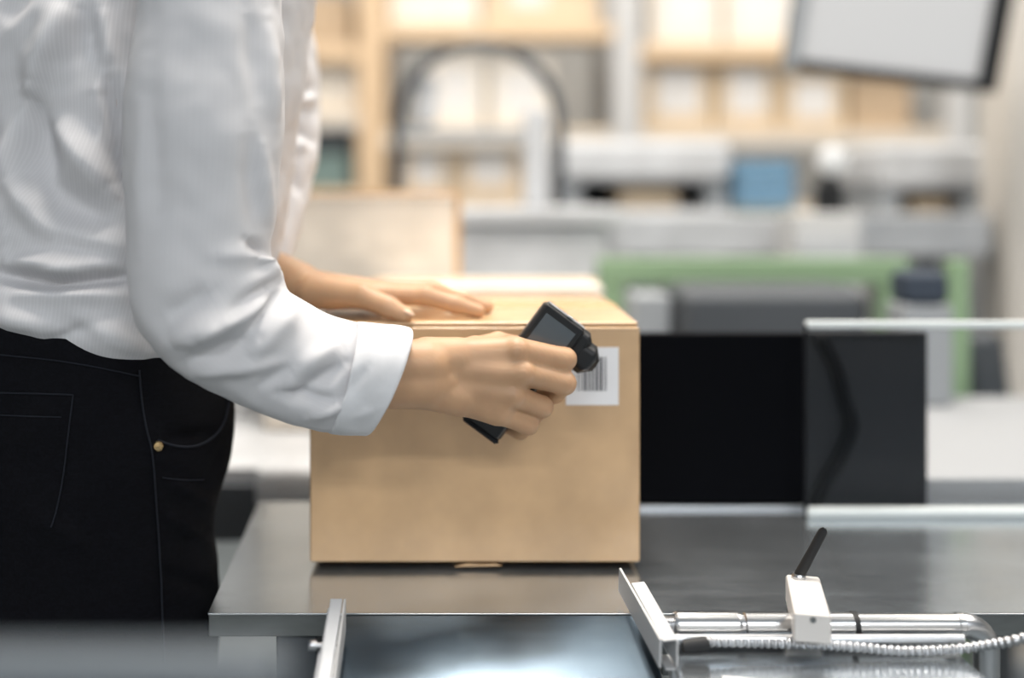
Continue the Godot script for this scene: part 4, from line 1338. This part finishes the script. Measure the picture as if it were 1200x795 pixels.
	al.light_color = Color(0.92, 0.95, 1)
	al.area_range = 15.0
	al.shadow_enabled = true
	mo.add_child(al)
	al.position = mb * Vector3(-0.006, 0, 0.012)
	al.basis = mb

func build_racks() -> void:
	var d := 4.3
	var dep := 0.6
	var s := FPX / d
	var X := func(u: float) -> float: return (u - PX) * d / FPX
	var Y := func(v: float) -> float: return EYE - (v - PY) * d / FPX
	var t := thing("storage_rack", "tall storage rack with cartons across the far background", "rack", Vector3(X.call(740.0), 0, -d - dep / 2))
	var ups := [[230.0, M.rack_grey, 0.09], [435.0, M.rack_tan, 0.11], [735.0, M.rack_grey, 0.12], [1125.0, M.rack_grey, 0.10]]
	for q in ups:
		for z in [0.04, dep - 0.04]:
			part("upright", bx(Vector3(X.call(q[0]), 1.5, -d - z), Vector3(q[2], 3.0, 0.07), 0.006), q[1], t)
		for k in 5:
			var br := MB.new()
			var y0 := 0.3 + k * 0.5
			br.tube([Vector3(X.call(q[0]), y0, -d - 0.05), Vector3(X.call(q[0]), y0 + 0.45, -d - dep + 0.05)], 0.015, 8)
			part("brace", br, q[1], t)
	var levels := [[230.0, 435.0, [50.0, 128.0, 222.0, 330.0]], [435.0, 735.0, [24.0, 150.0, 232.0, 330.0]], [735.0, 1125.0, [48.0, 150.0, 240.0, 340.0]]]
	for bay in levels:
		for v in bay[2]:
			var x0: float = X.call(bay[0]); var x1: float = X.call(bay[1])
			part("shelf_board", bx(Vector3((x0 + x1) / 2, Y.call(v) - 0.012, -d - dep / 2), Vector3(x1 - x0 - 0.1, 0.022, dep - 0.08), 0.003), M.wood, t)
			part("beam", bx(Vector3((x0 + x1) / 2, Y.call(v) - 0.05, -d - 0.02), Vector3(x1 - x0 - 0.1, 0.055, 0.04), 0.004), M.rack_tan if v < 60.0 else M.shelf, t)
	# cartons: u0, u1, top, shelf, material, label size, words
	var lots := [
		[455, 560, -60, 24, M.cream_card, 0, "pale carton on the top shelf of the middle bay, left one"],
		[566, 705, -60, 24, M.tan_card, 2, "tan carton on the top shelf of the middle bay beside the grey upright"],
		[765, 850, -50, 48, M.cream_card, 1, "pale carton on the top shelf just right of the grey upright"],
		[856, 945, -50, 48, M.cream_card, 1, "pale carton on the top shelf left of the monitor"],
		[952, 1060, -50, 48, M.tan_card, 0, "tan carton on the top shelf hidden behind the monitor"],
		[500, 568, 62, 150, M.cream_card, 1, "pale carton seen through the upper left of the dark arch"],
		[574, 650, 66, 150, M.cream_card, 1, "pale carton seen through the upper right of the dark arch"],
		[468, 530, 164, 232, M.tan_card, 1, "small tan carton low inside the arch, left one"],
		[536, 614, 162, 232, M.tan_card, 1, "small tan carton low inside the arch, right one"],
		[757, 842, 62, 150, M.tan_card, 1, "tan carton with large white label nearest the grey upright"],
		[846, 918, 62, 150, M.tan_card, 1, "tan carton with tall white label, second from the grey upright"],
		[922, 1000, 82, 150, M.tan_card, 1, "tan carton with white label below the monitor corner"],
		[1006, 1078, 88, 150, M.dull_card, 0, "plain brown carton on the middle shelf below the monitor"],
		[350, 416, 60, 128, M.cream_card, 0, "pale carton seen right beside the worker's far sleeve"],
		[350, 408, -10, 50, M.dull_card, 0, "brown carton on the upper left shelf above the far sleeve"],
	]
	for q in lots:
		var x0: float = X.call(q[0] * 1.0); var x1: float = X.call(q[1] * 1.0)
		var y0: float = Y.call(q[3] * 1.0); var y1: float = Y.call(q[2] * 1.0)
		var w := x1 - x0; var h := y1 - y0
		var pr := Rect2()
		if q[5] == 1: pr = Rect2(0, h * 0.52, w * 0.60, h * 0.64)
		elif q[5] == 2: pr = Rect2(-w * 0.1, h * 0.4, w * 0.3, h * 0.3)
		carton("carton", Vector3((x0 + x1) / 2, y0, -d - 0.26), Vector3(w, h, 0.36), q[4], q[6], "cartons on the storage rack", pr)
	# trays on the left shelf
	for q in [[352, 408, 138, 152, M.mid_paint, "grey tray uppermost of three by the far sleeve"], [352, 408, 152, 178, M.dark_paint, "dark tray in the middle of three by the far sleeve"], [352, 408, 178, 222, M.teal_plastic, "green grey tray lowest of three by the far sleeve"]]:
		var x0: float = X.call(q[0] * 1.0); var x1: float = X.call(q[1] * 1.0)
		var y0: float = Y.call(q[3] * 1.0); var y1: float = Y.call(q[2] * 1.0)
		var at := Vector3((x0 + x1) / 2, y0, -d - 0.2)
		var tr := thing("storage_tray", q[5], "tray", at, "trays stacked on the left shelf")
		part("body", bx(at + Vector3(0, (y1 - y0) / 2, 0), Vector3(x1 - x0, y1 - y0, 0.3), 0.01), q[4], tr)
		part("rim", bx(at + Vector3(0, y1 - y0 - 0.006, 0.002), Vector3(x1 - x0 + 0.012, 0.012, 0.31), 0.004), q[4], tr)

func build_foreground() -> void:
	# out-of-focus guard close to the camera, low at the left
	var d := 0.42
	var a := P(-260, 764, d); var b := P(345, 764, d)
	var t := thing("guard_bar", "blurred blue grey steel guard bar close to the camera at lower left", "guard", Vector3((a.x + b.x) / 2, 0.0, -d))
	part("bar", bx(Vector3((a.x + b.x) / 2, a.y - 0.03, -d), Vector3(b.x - a.x, 0.06, 0.03), 0.008), M.guard_paint, t)
	part("post", bx(Vector3(a.x + 0.02, (a.y - 0.06) / 2, -d), Vector3(0.03, a.y - 0.06, 0.03), 0.004), M.guard_paint, t)
